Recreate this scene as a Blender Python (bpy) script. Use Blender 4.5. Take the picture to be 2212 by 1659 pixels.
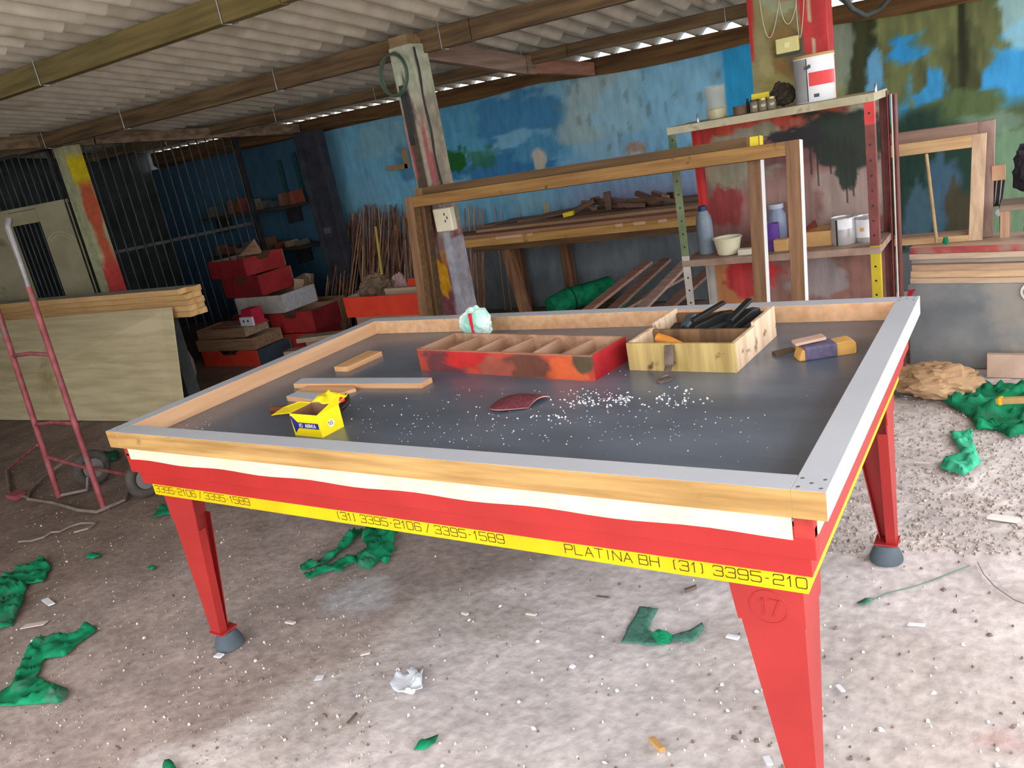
import bpy, bmesh, math, random
import numpy as np
from mathutils import Vector, Matrix
random.seed(7); rng = np.random.default_rng(7)
SC = bpy.context.scene; COL = SC.collection
for o in list(bpy.data.objects): bpy.data.objects.remove(o)

# ------------------------------------------------------------------ camera
CAM = np.array([2.61045, -1.33175, 1.58407])
ROT = np.array([[0.83529089, 0.52078605, -0.17626972],
                [0.01475762, -0.34172354, -0.93968465],
                [-0.54961017, 0.78230871, -0.29312412]])
FPX, CX, CY = 1726.234, 1106.0, 829.5
cd = bpy.data.cameras.new('camera'); cam = bpy.data.objects.new('camera', cd); COL.objects.link(cam)
cd.sensor_fit = 'HORIZONTAL'; cd.sensor_width = 36.0; cd.lens = FPX / 2212 * 36
cd.clip_start = 0.05; cd.clip_end = 200
M = Matrix.Identity(4)
for i in range(3):
    M[i][0] = ROT[0][i]; M[i][1] = -ROT[1][i]; M[i][2] = -ROT[2][i]; M[i][3] = CAM[i]
cam.matrix_world = M
SC.camera = cam

# ------------------------------------------------------------------ world, light, exposure
SC.view_settings.view_transform = 'Standard'; SC.view_settings.look = 'None'
SC.view_settings.gamma = 1.0; SC.view_settings.use_curve_mapping = False
SC.view_settings.exposure = 0.0
W = bpy.data.worlds.new('sky'); SC.world = W; W.use_nodes = True
bg = W.node_tree.nodes['Background']; bg.inputs[0].default_value = (0.95, 0.975, 1.0, 1); bg.inputs[1].default_value = 5.0

# ------------------------------------------------------------------ geometry helpers
def ray(px, py): return ROT.T @ np.array([px - CX, py - CY, FPX])
def at(px, py, x=None, y=None, z=None):
    d = ray(px, py)
    k, v = (0, x) if x is not None else (1, y) if y is not None else (2, z)
    return Vector(CAM + d * (v - CAM[k]) / d[k])
def V(*a): return Vector(a)

class MB:
    def __init__(s): s.v = []; s.f = []; s.m = []
    def add(s, vs, fs, mi=0):
        n = len(s.v); s.v += [Vector(q) for q in vs]
        s.f += [tuple(i + n for i in f) for f in fs]; s.m += ([mi] * len(fs) if isinstance(mi, int) else list(mi)); return s
    def box(s, a, b, mi=0):
        x0, y0, z0 = (min(a[i], b[i]) for i in range(3)); x1, y1, z1 = (max(a[i], b[i]) for i in range(3))
        return s.add([(x0,y0,z0),(x1,y0,z0),(x1,y1,z0),(x0,y1,z0),(x0,y0,z1),(x1,y0,z1),(x1,y1,z1),(x0,y1,z1)],
            [(0,3,2,1),(4,5,6,7),(0,1,5,4),(1,2,6,5),(2,3,7,6),(3,0,4,7)], mi)   # bottom, top, -y, +x, +y, -x
    def beam(s, p, q, w, h, up=(0,0,1), mi=0):
        p = Vector(p); q = Vector(q); d = (q - p).normalized(); up = Vector(up)
        r = d.cross(up).normalized(); u = r.cross(d).normalized()
        vs = []
        for c in (p, q):
            for a, b in ((-1,-1),(1,-1),(1,1),(-1,1)): vs.append(c + r * a * w / 2 + u * b * h / 2)
        return s.add(vs, [(3,2,1,0),(4,5,6,7),(0,1,5,4),(1,2,6,5),(2,3,7,6),(3,0,4,7)], mi)
    def tube(s, pts, r, n=10, mi=0, cap=True, closed=False):
        pts = [Vector(p) for p in pts]; L = len(pts); rs = r if isinstance(r, (list, tuple)) else [r] * L
        ref = None; rings = []
        for i, p in enumerate(pts):
            a = pts[i-1] if (i or closed) else p; b = pts[(i+1) % L] if (i < L-1 or closed) else p
            d = (b - a).normalized()
            if ref is None: ref = d.orthogonal().normalized()
            ref = (ref - d * ref.dot(d)).normalized(); t = d.cross(ref)
            rings.append([p + (ref * math.cos(2*math.pi*k/n) + t * math.sin(2*math.pi*k/n)) * rs[i] for k in range(n)])
        vs = [q for rr in rings for q in rr]; fs = []
        for i in range(L if closed else L-1):
            j = (i+1) % L
            for k in range(n): fs.append((i*n+k, i*n+(k+1)%n, j*n+(k+1)%n, j*n+k))
        if cap and not closed: fs += [tuple(range(n))[::-1], tuple((L-1)*n+k for k in range(n))]
        return s.add(vs, fs, mi)
    def lathe(s, prof, c=(0,0,0), n=24, mi=0, axis=(0,0,1)):
        c = Vector(c); ax = Vector(axis).normalized(); e1 = ax.orthogonal().normalized(); e2 = ax.cross(e1)
        vs = []; fs = []
        for r, z in prof:
            for k in range(n):
                a = 2*math.pi*k/n; vs.append(c + ax*z + (e1*math.cos(a)+e2*math.sin(a))*max(r,1e-5))
        for i in range(len(prof)-1):
            for k in range(n): fs.append((i*n+k, i*n+(k+1)%n, (i+1)*n+(k+1)%n, (i+1)*n+k))
        fs += [tuple(range(n))[::-1], tuple((len(prof)-1)*n+k for k in range(n))]
        return s.add(vs, fs, mi)
    def prism(s, poly, ext, mi=0):       # poly: 3D points of one face, ext: extrusion vector
        poly = [Vector(p) for p in poly]; n = len(poly); e = Vector(ext)
        nrm = Vector((0,0,0))
        for i in range(n): nrm += (poly[i] - poly[0]).cross(poly[(i+1) % n] - poly[0])
        vs = poly + [p + e for p in poly]
        if nrm.dot(e) > 0: fs = [tuple(range(n))[::-1], tuple(range(n, 2*n))] + [(i, (i+1)%n, n+(i+1)%n, n+i) for i in range(n)]
        else: fs = [tuple(range(n)), tuple(range(n, 2*n))[::-1]] + [(i, n+i, n+(i+1)%n, (i+1)%n) for i in range(n)]
        return s.add(vs, fs, mi)
    def build(s, name, mats, parent=None, bevel=0.0, smooth=False, base=None, local=False):
        me = bpy.data.meshes.new(name)
        off = Vector((0,0,0))
        if parent is not None and not local:
            off = Vector(parent.location) + (Vector(parent.parent.location) if parent.parent else Vector((0,0,0)))
        elif base is not None: off = Vector(base)
        me.from_pydata([tuple(q - off) for q in s.v], [], s.f)
        mats = mats if isinstance(mats, (list, tuple)) else [mats]
        for m_ in mats: me.materials.append(m_)
        for p, i in zip(me.polygons, s.m): p.material_index = i; p.use_smooth = smooth
        me.update()
        o = bpy.data.objects.new(name, me); COL.objects.link(o)
        if parent is not None: o.parent = parent
        elif base is not None: o.location = off
        if bevel:
            b = o.modifiers.new('bevel', 'BEVEL'); b.width = bevel; b.segments = 2; b.limit_method = 'ANGLE'; b.angle_limit = 0.7
        if smooth:
            try:
                e = o.modifiers.new('ws', 'EDGE_SPLIT'); e.split_angle = 0.7
            except Exception: pass
        return o
def tag(o, label=None, cat=None, group=None, kind=None):
    if label: o['label'] = label
    if cat: o['category'] = cat
    if group: o['group'] = group
    if kind: o['kind'] = kind
    return o
def thing(name, label, cat, loc=(0,0,0), rotz=0.0, group=None):
    o = bpy.data.objects.new(name, None); o.empty_display_size = 0.05; COL.objects.link(o)
    o.location = loc; o.rotation_euler = (0, 0, rotz)
    return tag(o, label, cat, group)
def struct(o): o['kind'] = 'structure'; return o
def copy_tree(o, parent=None):
    c = o.copy(); COL.objects.link(c)
    if parent is not None: c.parent = parent
    for ch in list(o.children): copy_tree(ch, c)
    return c

# value noise (numpy)
_H = rng.random((64, 64, 64))
def vnoise(P):
    P = np.asarray(P, float); i = np.floor(P).astype(int); f_ = P - i; f_ = f_*f_*(3-2*f_)
    r = 0
    for dx in (0,1):
        for dy in (0,1):
            for dz in (0,1):
                w = (f_[...,0] if dx else 1-f_[...,0])*(f_[...,1] if dy else 1-f_[...,1])*(f_[...,2] if dz else 1-f_[...,2])
                r = r + w*_H[(i[...,0]+dx)&63, (i[...,1]+dy)&63, (i[...,2]+dz)&63]
    return r
def fbm(P, o=4):
    r = 0; a = 0.5; t = 0; P = np.asarray(P, float)
    for k in range(o): r = r + a*vnoise(P*2**k + 11.3*k); t += a; a *= 0.5
    return r/t

# ------------------------------------------------------------------ materials
def lin(c):
    c = np.asarray(c, float)/255.0
    return np.where(c <= 0.04045, c/12.92, ((c+0.055)/1.055)**2.4)
def rgba(c): return (*[float(q) for q in lin(c)], 1.0)
_M = {}
def mat(name, c1, c2=None, rough=0.6, scale=8.0, stretch=(1,1,1), metal=0.0, bump=0.0, spec=0.3, lo=0.35, hi=0.65, detail=5, alpha=1.0, trans=0.0, c3=None, s3=3.0, t3=0.6):
    if name in _M: return _M[name]
    m = bpy.data.materials.new(name); m.use_nodes = True; nt = m.node_tree; N = nt.nodes; L = nt.links
    b = N['Principled BSDF']; b.inputs['Roughness'].default_value = rough; b.inputs['Metallic'].default_value = metal
    b.inputs['Specular IOR Level'].default_value = spec
    if alpha < 1: b.inputs['Alpha'].default_value = alpha
    if trans: b.inputs['Transmission Weight'].default_value = trans
    c2 = c2 if c2 is not None else [min(255, q*1.1+4) for q in c1]
    tc = N.new('ShaderNodeTexCoord'); mp = N.new('ShaderNodeMapping'); mp.inputs['Scale'].default_value = stretch
    L.new(tc.outputs['Object'], mp.inputs[0])
    nz = N.new('ShaderNodeTexNoise'); nz.inputs['Scale'].default_value = scale; nz.inputs['Detail'].default_value = detail
    L.new(mp.outputs[0], nz.inputs['Vector'])
    cr = N.new('ShaderNodeValToRGB'); cr.color_ramp.elements[0].position = lo; cr.color_ramp.elements[1].position = hi
    cr.color_ramp.elements[0].color = rgba(c1); cr.color_ramp.elements[1].color = rgba(c2)
    L.new(nz.outputs['Fac'], cr.inputs[0]); out = cr.outputs[0]
    if c3 is not None:
        n3 = N.new('ShaderNodeTexNoise'); n3.inputs['Scale'].default_value = s3; n3.inputs['Detail'].default_value = 6
        L.new(tc.outputs['Object'], n3.inputs['Vector'])
        r3 = N.new('ShaderNodeValToRGB'); r3.color_ramp.elements[0].position = t3; r3.color_ramp.elements[1].position = t3+0.1
        L.new(n3.outputs['Fac'], r3.inputs[0])
        mx = N.new('ShaderNodeMix'); mx.data_type = 'RGBA'; L.new(r3.outputs[0], mx.inputs['Factor'])
        L.new(out, mx.inputs['A']); mx.inputs['B'].default_value = rgba(c3); out = mx.outputs['Result']
    L.new(out, b.inputs['Base Color'])
    if bump:
        bp = N.new('ShaderNodeBump'); bp.inputs['Strength'].default_value = bump; bp.inputs['Distance'].default_value = 0.02
        L.new(nz.outputs['Fac'], bp.inputs['Height']); L.new(bp.outputs[0], b.inputs['Normal'])
    _M[name] = m; return m
def wood(name, c1, c2, axis='x', scale=3.0, rough=0.6, **k):
    st = {'x': (1, 14, 14), 'y': (14, 1, 14), 'z': (14, 14, 1)}[axis]
    return mat(name, c1, c2, rough=rough, scale=scale, stretch=st, **k)
def paintmat(name, rough=0.75, noise=0.12, scale=30, bump=0.15, stretch=(1,1,1)):
    m = bpy.data.materials.new(name); m.use_nodes = True; nt = m.node_tree; N = nt.nodes; L = nt.links
    b = N['Principled BSDF']; b.inputs['Roughness'].default_value = rough; b.inputs['Specular IOR Level'].default_value = 0.25
    a = N.new('ShaderNodeAttribute'); a.attribute_name = 'paint'
    tc = N.new('ShaderNodeTexCoord'); mp = N.new('ShaderNodeMapping'); mp.inputs['Scale'].default_value = stretch; L.new(tc.outputs['Object'], mp.inputs[0])
    nz = N.new('ShaderNodeTexNoise'); nz.inputs['Scale'].default_value = scale; nz.inputs['Detail'].default_value = 6; L.new(mp.outputs[0], nz.inputs['Vector'])
    mr = N.new('ShaderNodeMapRange'); mr.inputs['From Min'].default_value = 0.3; mr.inputs['From Max'].default_value = 0.7
    mr.inputs['To Min'].default_value = 1-noise; mr.inputs['To Max'].default_value = 1+noise; L.new(nz.outputs['Fac'], mr.inputs['Value'])
    vm = N.new('ShaderNodeVectorMath'); vm.operation = 'SCALE'; L.new(a.outputs['Color'], vm.inputs[0]); L.new(mr.outputs[0], vm.inputs['Scale'])
    L.new(vm.outputs[0], b.inputs['Base Color'])
    bp = N.new('ShaderNodeBump'); bp.inputs['Strength'].default_value = bump; bp.inputs['Distance'].default_value = 0.01
    L.new(nz.outputs['Fac'], bp.inputs['Height']); L.new(bp.outputs[0], b.inputs['Normal'])
    return m
def set_paint(o, fn):
    """colour pattern of the paint itself, stored per vertex; fn(world points) -> sRGB 0..255"""
    me = o.data; n = len(me.vertices); co = np.empty(n*3); me.vertices.foreach_get('co', co); co = co.reshape(-1, 3)
    off = Vector(o.location)
    q = o.parent
    while q: off += Vector(q.location); q = q.parent
    P = co + np.array(off); c = lin(np.clip(fn(P), 0, 255))
    at_ = me.color_attributes.new('paint', 'FLOAT_COLOR', 'POINT')
    at_.data.foreach_set('color', np.concatenate([c, np.ones((n, 1))], 1).astype(np.float32).ravel())
def grid_box(a, b, step):
    """box whose faces carry a fine grid (for painted patterns)"""
    mb = MB(); a = np.array(a, float); b = np.array(b, float)
    for ax in range(3):
        u, w = [(1,2),(2,0),(0,1)][ax]
        nu = max(1, int(round((b[u]-a[u])/step))); nw = max(1, int(round((b[w]-a[w])/step)))
        for side in (0, 1):
            vs = []; fs = []
            for i in range(nu+1):
                for j in range(nw+1):
                    p = np.zeros(3); p[ax] = (a, b)[side][ax]; p[u] = a[u]+(b[u]-a[u])*i/nu; p[w] = a[w]+(b[w]-a[w])*j/nw; vs.append(tuple(p))
            for i in range(nu):
                for j in range(nw):
                    f_ = (i*(nw+1)+j, (i+1)*(nw+1)+j, (i+1)*(nw+1)+j+1, i*(nw+1)+j+1); fs.append(f_ if side else f_[::-1])
            mb.add(vs, fs)
    return mb
def blob(c, P2, ctr, rx, ry, col, soft=0.25, wob=0.5, seed=0.0, amt=1.0, nsc=None):
    d = P2 - np.array(ctr); nsc = nsc or 2.2
    q = np.sqrt((d[:,0]/rx)**2 + (d[:,1]/ry)**2)
    n = fbm(np.stack([d[:,0]/rx*nsc+seed*7.1, d[:,1]/ry*nsc+seed*3.3, np.full(len(d), seed)], 1)) - 0.5
    t = np.clip((1 - (q + n*wob*2))/soft + 0.5, 0, 1)[:, None]*amt
    return c*(1-t) + np.array(col, float)*t

# ---- shared materials
MT = {}
MT['floor'] = None
red = mat('red_paint', (164,36,33), (174,40,37), rough=0.38, scale=6, spec=0.4)
redleg = mat('red_leg_paint', (154,38,36), (166,44,41), rough=0.42, scale=5, spec=0.4)
yellow = mat('yellow_paint', (212,172,6), (224,184,8), rough=0.4, scale=10)
cream = mat('cream_strip', (216,208,170), (226,219,184), rough=0.6, scale=10)
slate = mat('slate_bed', (84,92,106), (110,120,136), rough=0.28, scale=3.0, stretch=(1,2.4,1), spec=0.5, bump=0.05, lo=0.3, hi=0.75)
lam = mat('grey_laminate', (186,190,200), (192,196,206), rough=0.35, scale=3)
pine = wood('pine_x', (196,158,98), (224,186,124), 'x', 2.2)
pinek = wood('pine_knots', (150,114,64), (194,154,96), 'x', 2.6, c3=(140,100,60), s3=9, t3=0.68)
piney = wood('pine_y', (206,158,118), (224,180,140), 'y', 2.2)
pinei = wood('pine_inner', (190,140,96), (206,158,112), 'x', 2.2)
black = mat('black_plastic', (22,22,24), (34,34,36), rough=0.45)
rubber = mat('rubber_foot', (66,74,82), (84,92,100), rough=0.7)
ink = mat('black_ink', (18,16,10), (24,22,14), rough=0.7)
steel = mat('steel', (150,152,155), (180,182,185), rough=0.3, metal=0.9)
darksteel = mat('dark_steel', (40,40,42), (62,60,60), rough=0.5, metal=0.5)
timber = wood('old_timber_x', (78,62,44), (118,96,66), 'x', 2.0, rough=0.85, bump=0.3)
timbery = wood('old_timber_y', (104,84,66), (142,120,98), 'y', 2.0, rough=0.85, bump=0.3)
timberz = wood('old_timber_z', (96,66,46), (136,98,70), 'z', 2.0, rough=0.85)
green = mat('green_netting', (0,92,60), (10,138,92), rough=0.85, scale=14, c3=(66,112,94), s3=5, t3=0.6)
greenthin = mat('green_netting_faded', (58,104,88), (84,128,112), rough=0.85, scale=60)
fibro = mat('fibre_cement', (184,178,160), (208,202,184), rough=0.9, scale=6, c3=(164,158,136), s3=1.6, t3=0.6, bump=0.1)

# ------------------------------------------------------------------ setting: floor, walls, roof
def build_floor():
    # one floor: fine grid inside the shed, skirt outside
    mb = MB(); x0, x1, y0, y1 = -7.0, 3.6, -2.8, 5.2; st = 0.045
    nx = int((x1-x0)/st); ny = int((y1-y0)/st)
    X, Y = np.meshgrid(np.linspace(x0, x1, nx+1), np.linspace(y0, y1, ny+1), indexing='ij')
    P = np.stack([X.ravel(), Y.ravel(), np.zeros(X.size)], 1)
    Zb = (fbm(P*9)-0.5)*0.006
    gravel = np.clip((P[:,0]-1.95)*1.2 + (P[:,1]-1.35)*1.2 + (fbm(P*2.0)-0.5)*1.2, 0, 1)
    Zb += gravel*(fbm(P*22+5)-0.5)*0.016
    P[:,2] = Zb - 0.004
    vs = [tuple(p) for p in P]; fs = []
    for i in range(nx):
        for j in range(ny):
            fs.append((i*(ny+1)+j, (i+1)*(ny+1)+j, (i+1)*(ny+1)+j+1, i*(ny+1)+j+1))
    mb.v = [Vector(p) for p in vs]; mb.f = fs; mb.m = [0]*len(fs)
    m_ = paintmat('concrete_dust', rough=0.9, noise=0.2, scale=26, bump=0.55)
    E0 = 30
    for a, b in (((x0-E0,y0-E0),(x0,y1+E0)), ((x1,y0-E0),(x1+E0,y1+E0)), ((x0,y0-E0),(x1,y0)), ((x0,y1),(x1,y1+E0))):
        mb.add([(a[0],a[1],-0.004),(b[0],a[1],-0.004),(b[0],b[1],-0.004),(a[0],b[1],-0.004)], [(0,1,2,3)])
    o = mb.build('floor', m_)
    def fn(P):
        c = np.full((len(P), 3), (184, 170, 165.0))
        P2 = P[:, :2]
        n1 = fbm(np.concatenate([P2*1.3, np.zeros((len(P),1))], 1))[:,None]; n2 = fbm(np.concatenate([P2*7, np.ones((len(P),1))], 1))[:,None]
        c = c*(0.88+0.24*n1)*(0.85+0.3*n2)
        dirt = np.clip((-P[:,0]-0.2+P[:,1]*0.25+(n1[:,0]-0.5)*2)*0.8, 0, 1)[:,None]   # compacted brown dust away from the swept screed
        c = c*(1-dirt) + np.array((142, 125, 114.0))*(0.8+0.4*n2)*dirt
        # paler screed in front of the table
        q = np.clip(((P[:,0]-0.35)*0.9 - (P[:,1]-0.05)*1.5 + (n1[:,0]-0.5)*1.2)*4, 0, 1)*np.clip((P[:,0]+0.4)*2, 0, 1)
        A_ = np.array(at(420,1545,z=0))[:2]; B_ = np.array(at(1000,1265,z=0))[:2]; dv = (B_-A_)/np.linalg.norm(B_-A_); nv = np.array((dv[1],-dv[0]))
        n3 = fbm(np.concatenate([P2*4.5, np.full((len(P),1),7.0)], 1), 5)
        q = np.clip(((P2-A_)@nv)*7 + (n3-0.5)*3.2, 0, 1)*np.clip((P[:,0]+0.6)*1.5, 0, 1)
        c = c*(1-0.75*q[:,None]) + np.array((198,189,188.0))*(0.88+0.24*n2)*0.75*q[:,None]
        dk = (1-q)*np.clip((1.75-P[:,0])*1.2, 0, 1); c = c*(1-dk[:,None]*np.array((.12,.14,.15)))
        mott = np.clip((fbm(np.concatenate([P2*2.6, np.full((len(P),1),3.0)], 1), 5)-.52)*6, 0, 1)[:,None]
        c = c*(1-.28*mott) + np.array((150,134,124.0))*.28*mott
        c = blob(c, P2, (0.42,0.52), 0.16, 0.12, (170,165,165), wob=0.5, seed=2)
        c = blob(c, P2, (0.95,0.55), 0.3, 0.14, (168,158,152), wob=0.5, seed=3, amt=.7)
        for ctr, r, col in (((2.62,0.25),0.05,(180,110,105)), ((2.42,0.12),0.04,(176,120,118)), ((2.72,0.45),0.04,(170,100,100)), ((2.55,0.5),0.06,(165,130,125))):
            c = blob(c, P2, ctr, r, r*0.6, col, wob=0.6, seed=ctr[0]*3, amt=0.6)
        return c
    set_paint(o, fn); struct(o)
build_floor()

YW = 5.0
def mural_fn(P):
    n = len(P); x = P[:,0]; z = P[:,2]; P2 = np.stack([x, z], 1); Z0 = np.zeros(n)
    nb = fbm(np.stack([x*0.9, z*2.2, Z0], 1))[:,None]; nf = fbm(np.stack([x*9, z*3, Z0+3], 1))[:,None]
    t = np.clip((x+1.0)/2.2, 0, 1)[:,None]
    c = np.array((104,160,186.0))*(1-t) + np.array((112,174,208.0))*t
    c = c*(0.9+0.2*nf)
    cl = np.clip((nb-0.5)*5, 0, 1); c = c*(1-cl*0.6) + np.array((146,172,182.0))*cl*0.6
    def B(px, py, rx, ry, col, **k):
        nonlocal c
        w = at(px, py, y=YW); s = 0.0058 - 0.00105*(px-700)/900
        c = blob(c, P2, (w.x, w.z), rx*s, ry*s, col, **k)
    B(905,335,70,45,(74,128,158),seed=1); B(830,300,70,28,(126,164,176),seed=2,amt=.7); B(790,430,60,40,(112,158,180),seed=3,amt=.6)
    B(1010,250,75,60,(82,148,178),seed=4); B(1120,265,95,45,(64,124,164),seed=5,nsc=3.4); B(1085,360,95,24,(54,114,158),seed=6,nsc=3.4); B(1130,300,60,14,(126,176,200),seed=61,amt=.8); B(1180,320,60,25,(74,138,172),seed=7)
    B(985,347,26,20,(30,92,40),seed=8,wob=.7); B(1045,342,34,18,(50,110,70),seed=9,wob=.8,amt=.7)
    B(1290,225,75,85,(168,182,176),seed=10,amt=.75); B(1420,230,110,70,(138,186,208),seed=11,amt=.7); B(1350,330,120,30,(120,172,206),seed=12,amt=.6)
    B(1165,347,13,20,(186,176,160),seed=13,wob=.3); B(1374,320,18,11,(158,140,126),seed=14,wob=.3); B(1376,342,14,12,(170,180,184),seed=15,wob=.3)
    B(1600,170,30,90,(44,150,200),seed=16)
    for i in range(26):
        px = 1180+random.random()*380; py = 150+random.random()*190
        B(px, py, 2.5+2.5*random.random(), 5+6*random.random(), (104,122,124), seed=20+i, amt=.5, wob=.6)
    # right end: willows over blue water
    r_ = np.clip((x-0.95)*4, 0, 1)[:,None]; c = c*(1-r_) + np.array((62,150,206.0))*(0.92+0.16*nf)*r_
    st = fbm(np.stack([x*16, z*1.6, Z0+8], 1))[:,None]
    gcol = np.array((112,120,76.0))*(0.7+0.6*st)
    def G(px, py, rx, ry, dark=1.0, **k):
        nonlocal c
        w = at(px, py, y=YW); s = 0.0046; c0 = c
        m0 = blob(np.zeros_like(c), P2, (w.x, w.z), rx*s, ry*s, (1,1,1), **k)
        c = c0*(1-m0) + gcol*dark*m0
    G(1800,110,38,120,1.2,seed=41,nsc=3); G(1928,80,38,108,1.0,seed=40,wob=.7,nsc=3.2); G(1862,120,26,110,.55,seed=42,nsc=3); B(1815,90,20,70,(150,164,146),seed=43,amt=.8); B(1888,165,11,44,(104,168,208),seed=44)
    B(1962,105,26,22,(52,146,206),seed=45); G(1985,165,11,24,.8,seed=48); B(2010,20,22,20,(70,146,196),seed=62)
    G(2085,5,100,44,1.05,seed=46,nsc=3.2); G(2084,70,54,48,.95,seed=63,nsc=3.2); G(2082,120,28,45,.8,seed=64,nsc=3); G(2080,175,20,50,.62,seed=47); G(2080,110,6,100,.42,seed=65,wob=.3)
    B(2198,30,26,50,(150,196,208),seed=50,amt=.8)
    w1 = at(2000, 228, y=YW).z; gg = np.clip((w1 - z + (nb[:,0]-.5)*.3)*9, 0, 1)*np.clip((x-1.2)*4, 0, 1)
    c = c*(1-gg[:,None]) + (np.array((88,102,72.0))*(0.7+0.6*st))*gg[:,None]
    B(2075,235,60,26,(86,104,66),seed=51); B(2130,268,55,16,(120,150,138),seed=52,amt=.6); B(2200,330,40,40,(120,160,130),seed=53,amt=.7)
    # lower part of the framed panel of the mural and the grey dado
    B(2005,420,95,130,(38,62,52),seed=54,soft=.15,wob=.25); B(2040,430,26,70,(66,96,116),seed=55); B(1980,470,22,55,(70,98,112),seed=56); B(2070,470,20,60,(70,66,50),seed=57)
    B(2180,420,40,90,(110,140,112),seed=58,amt=.8)
    lil = np.clip((1.22-z)*4, 0, 1)*np.clip((x+1.2)*2,0,1)*np.clip((0.9-x)*5,0,1); c = c*(1-lil[:,None]) + np.array((136,152,182.0))*(0.9+0.2*nf)*lil[:,None]
    d = np.clip((np.where(x > 1.0, .30, .84) - z)*30, 0, 1)[:,None]; c = c*(1-d) + np.array((106,112,116.0))*(0.85+0.3*nf)*d
    c = c*1.06
    le = np.clip((-3.75-x)*8, 0, 1)[:,None]; c = c*(1-le) + np.array((52,84,104.0))*(0.9+0.2*nf)*le
    return c
mb = MB(); nx, nz = 420, 96; x0, x1 = -6.6, 2.9
fs = []; vs = []
for i in range(nx+1):
    for j in range(nz+1): vs.append((x0+(x1-x0)*i/nx, YW, 1.955*j/nz))
for i in range(nx):
    for j in range(nz): fs.append((i*(nz+1)+j, (i+1)*(nz+1)+j, (i+1)*(nz+1)+j+1, i*(nz+1)+j+1))
mb.add(vs, fs)
mb.add([(x0,YW,0),(x1,YW,0),(x1,YW,1.955),(x0,YW,1.955),(x0,YW+.14,0),(x1,YW+.14,0),(x1,YW+.14,1.955),(x0,YW+.14,1.955)], [(4,7,6,5),(3,2,6,7),(1,5,6,2),(0,3,7,4)])
o = mb.build('wall_back', paintmat('mural_paint', rough=0.8, noise=0.16, scale=16, bump=0.25, stretch=(1,1,.35))); set_paint(o, mural_fn); struct(o)
wallm = mat('rough_plaster', (50,54,54), (70,74,72), rough=0.9, scale=5)
struct(MB().box((-6.75,-2.75,0),(-6.6,5.14,2.35)).build('wall_left', wallm))
struct(MB().box((-6.6,-2.75,0),(-1.7,-2.6,2.75)).build('shade_wall_front', wallm))  # unseen wall behind the camera, added to keep daylight off the left side

# roof: overlapping rows of corrugated sheets falling towards the back wall
ZR, SR, TR = 2.105, -0.09, -0.016
def zroof(x, y): return ZR + SR*(y-5.0) + TR*(x+4.0)
def roof_row(mb, ya, yb, lift0, lift1, x0=-6.75, x1=4.0):
    n = int((x1-x0)/0.177*10); vs = []; fs = []
    ys = [ya + (yb-ya)*k/3 for k in range(4)]
    for lay in (0, 1):
        for k, y in enumerate(ys):
            for i in range(n+1):
                x = x0+(x1-x0)*i/n; a = math.cos(2*math.pi*(x-x0)/0.177)
                a = math.copysign(abs(a)**0.8, a)
                vs.append((x, y, zroof(x, y)+0.029+0.028*a + lift0+(lift1-lift0)*k/3 + lay*0.010))
    w = n+1
    for k in range(3):
        for i in range(n):
            a = k*w+i; fs.append((a, a+w, a+w+1, a+1)); b = 4*w+a; fs.append((b, b+1, b+w+1, b+w))
    for i in range(n):
        fs.append((i, i+1, 4*w+i+1, 4*w+i)); a = 3*w+i; fs.append((a, 4*w+a, 4*w+a+1, a+1))
    mb.add(vs, fs)
mb = MB()
# the row nearer the eave passes under the next one up: lower end of every row hangs below the row it covers
for a, b, la, lb in ((3.62,5.07,0.035,0.004), (2.30,3.80,0.035,-0.03), (0.86,2.46,0.035,-0.03), (-0.55,1.02,0.035,-0.03), (-2.6,-0.38,0.035,-0.03)):
    roof_row(mb, a, b, la, lb)
o = mb.build('ceiling', fibro, smooth=True); struct(o)

# purlins
def purlin(y, label, px=None, x0=-6.7, x1=3.95, h=0.13, w=0.06, mat_=timber):
    t = thing('roof_purlin', label, 'roof beam', (0, y, zroof(0, y)-0.1))
    zc = lambda x: zroof(x, y) - h/2 - 0.004
    cut = random.uniform(-0.6, 0.4)
    m = MB(); m.beam((x0,y,zc(x0)), (cut,y,zc(cut)), w, h); m.build('beam', mat_, t, bevel=0.004)
    m = MB(); m.beam((cut+0.004,y,zc(cut)), (x1,y,zc(x1)), w*0.92, h*0.94); m.build('beam', mat_, t, bevel=0.004)
    for i in range(7):
        x = x0+0.5+i*1.45+random.uniform(-.2,.2); zt = zc(x)+h/2+0.03; zb = zc(x)-h/2-0.004
        m = MB(); m.tube([(x,y-w/2-.006,zt),(x,y-w/2-.006,zb),(x+0.02,y,zb-.004),(x+0.02,y+w/2+.006,zb),(x+.02,y+w/2+.006,zb+.03)], 0.0025, 6)
        m.build('wire_hook', steel, t)
    return t
olive = wood('olive_timber', (86,76,40), (112,98,58), 'x', 2.0, rough=0.85, bump=0.2)
purlin(1.30, 'olive-brown roof beam nearest the camera, crossing the upper left corner', mat_=olive, h=0.115)
purlin(2.76, 'brown roof beam passing over the head of the paint-stained column', h=0.12)
purlin(4.12, 'brown roof beam running just in front of the bright gaps above the mural', h=0.085)
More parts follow.
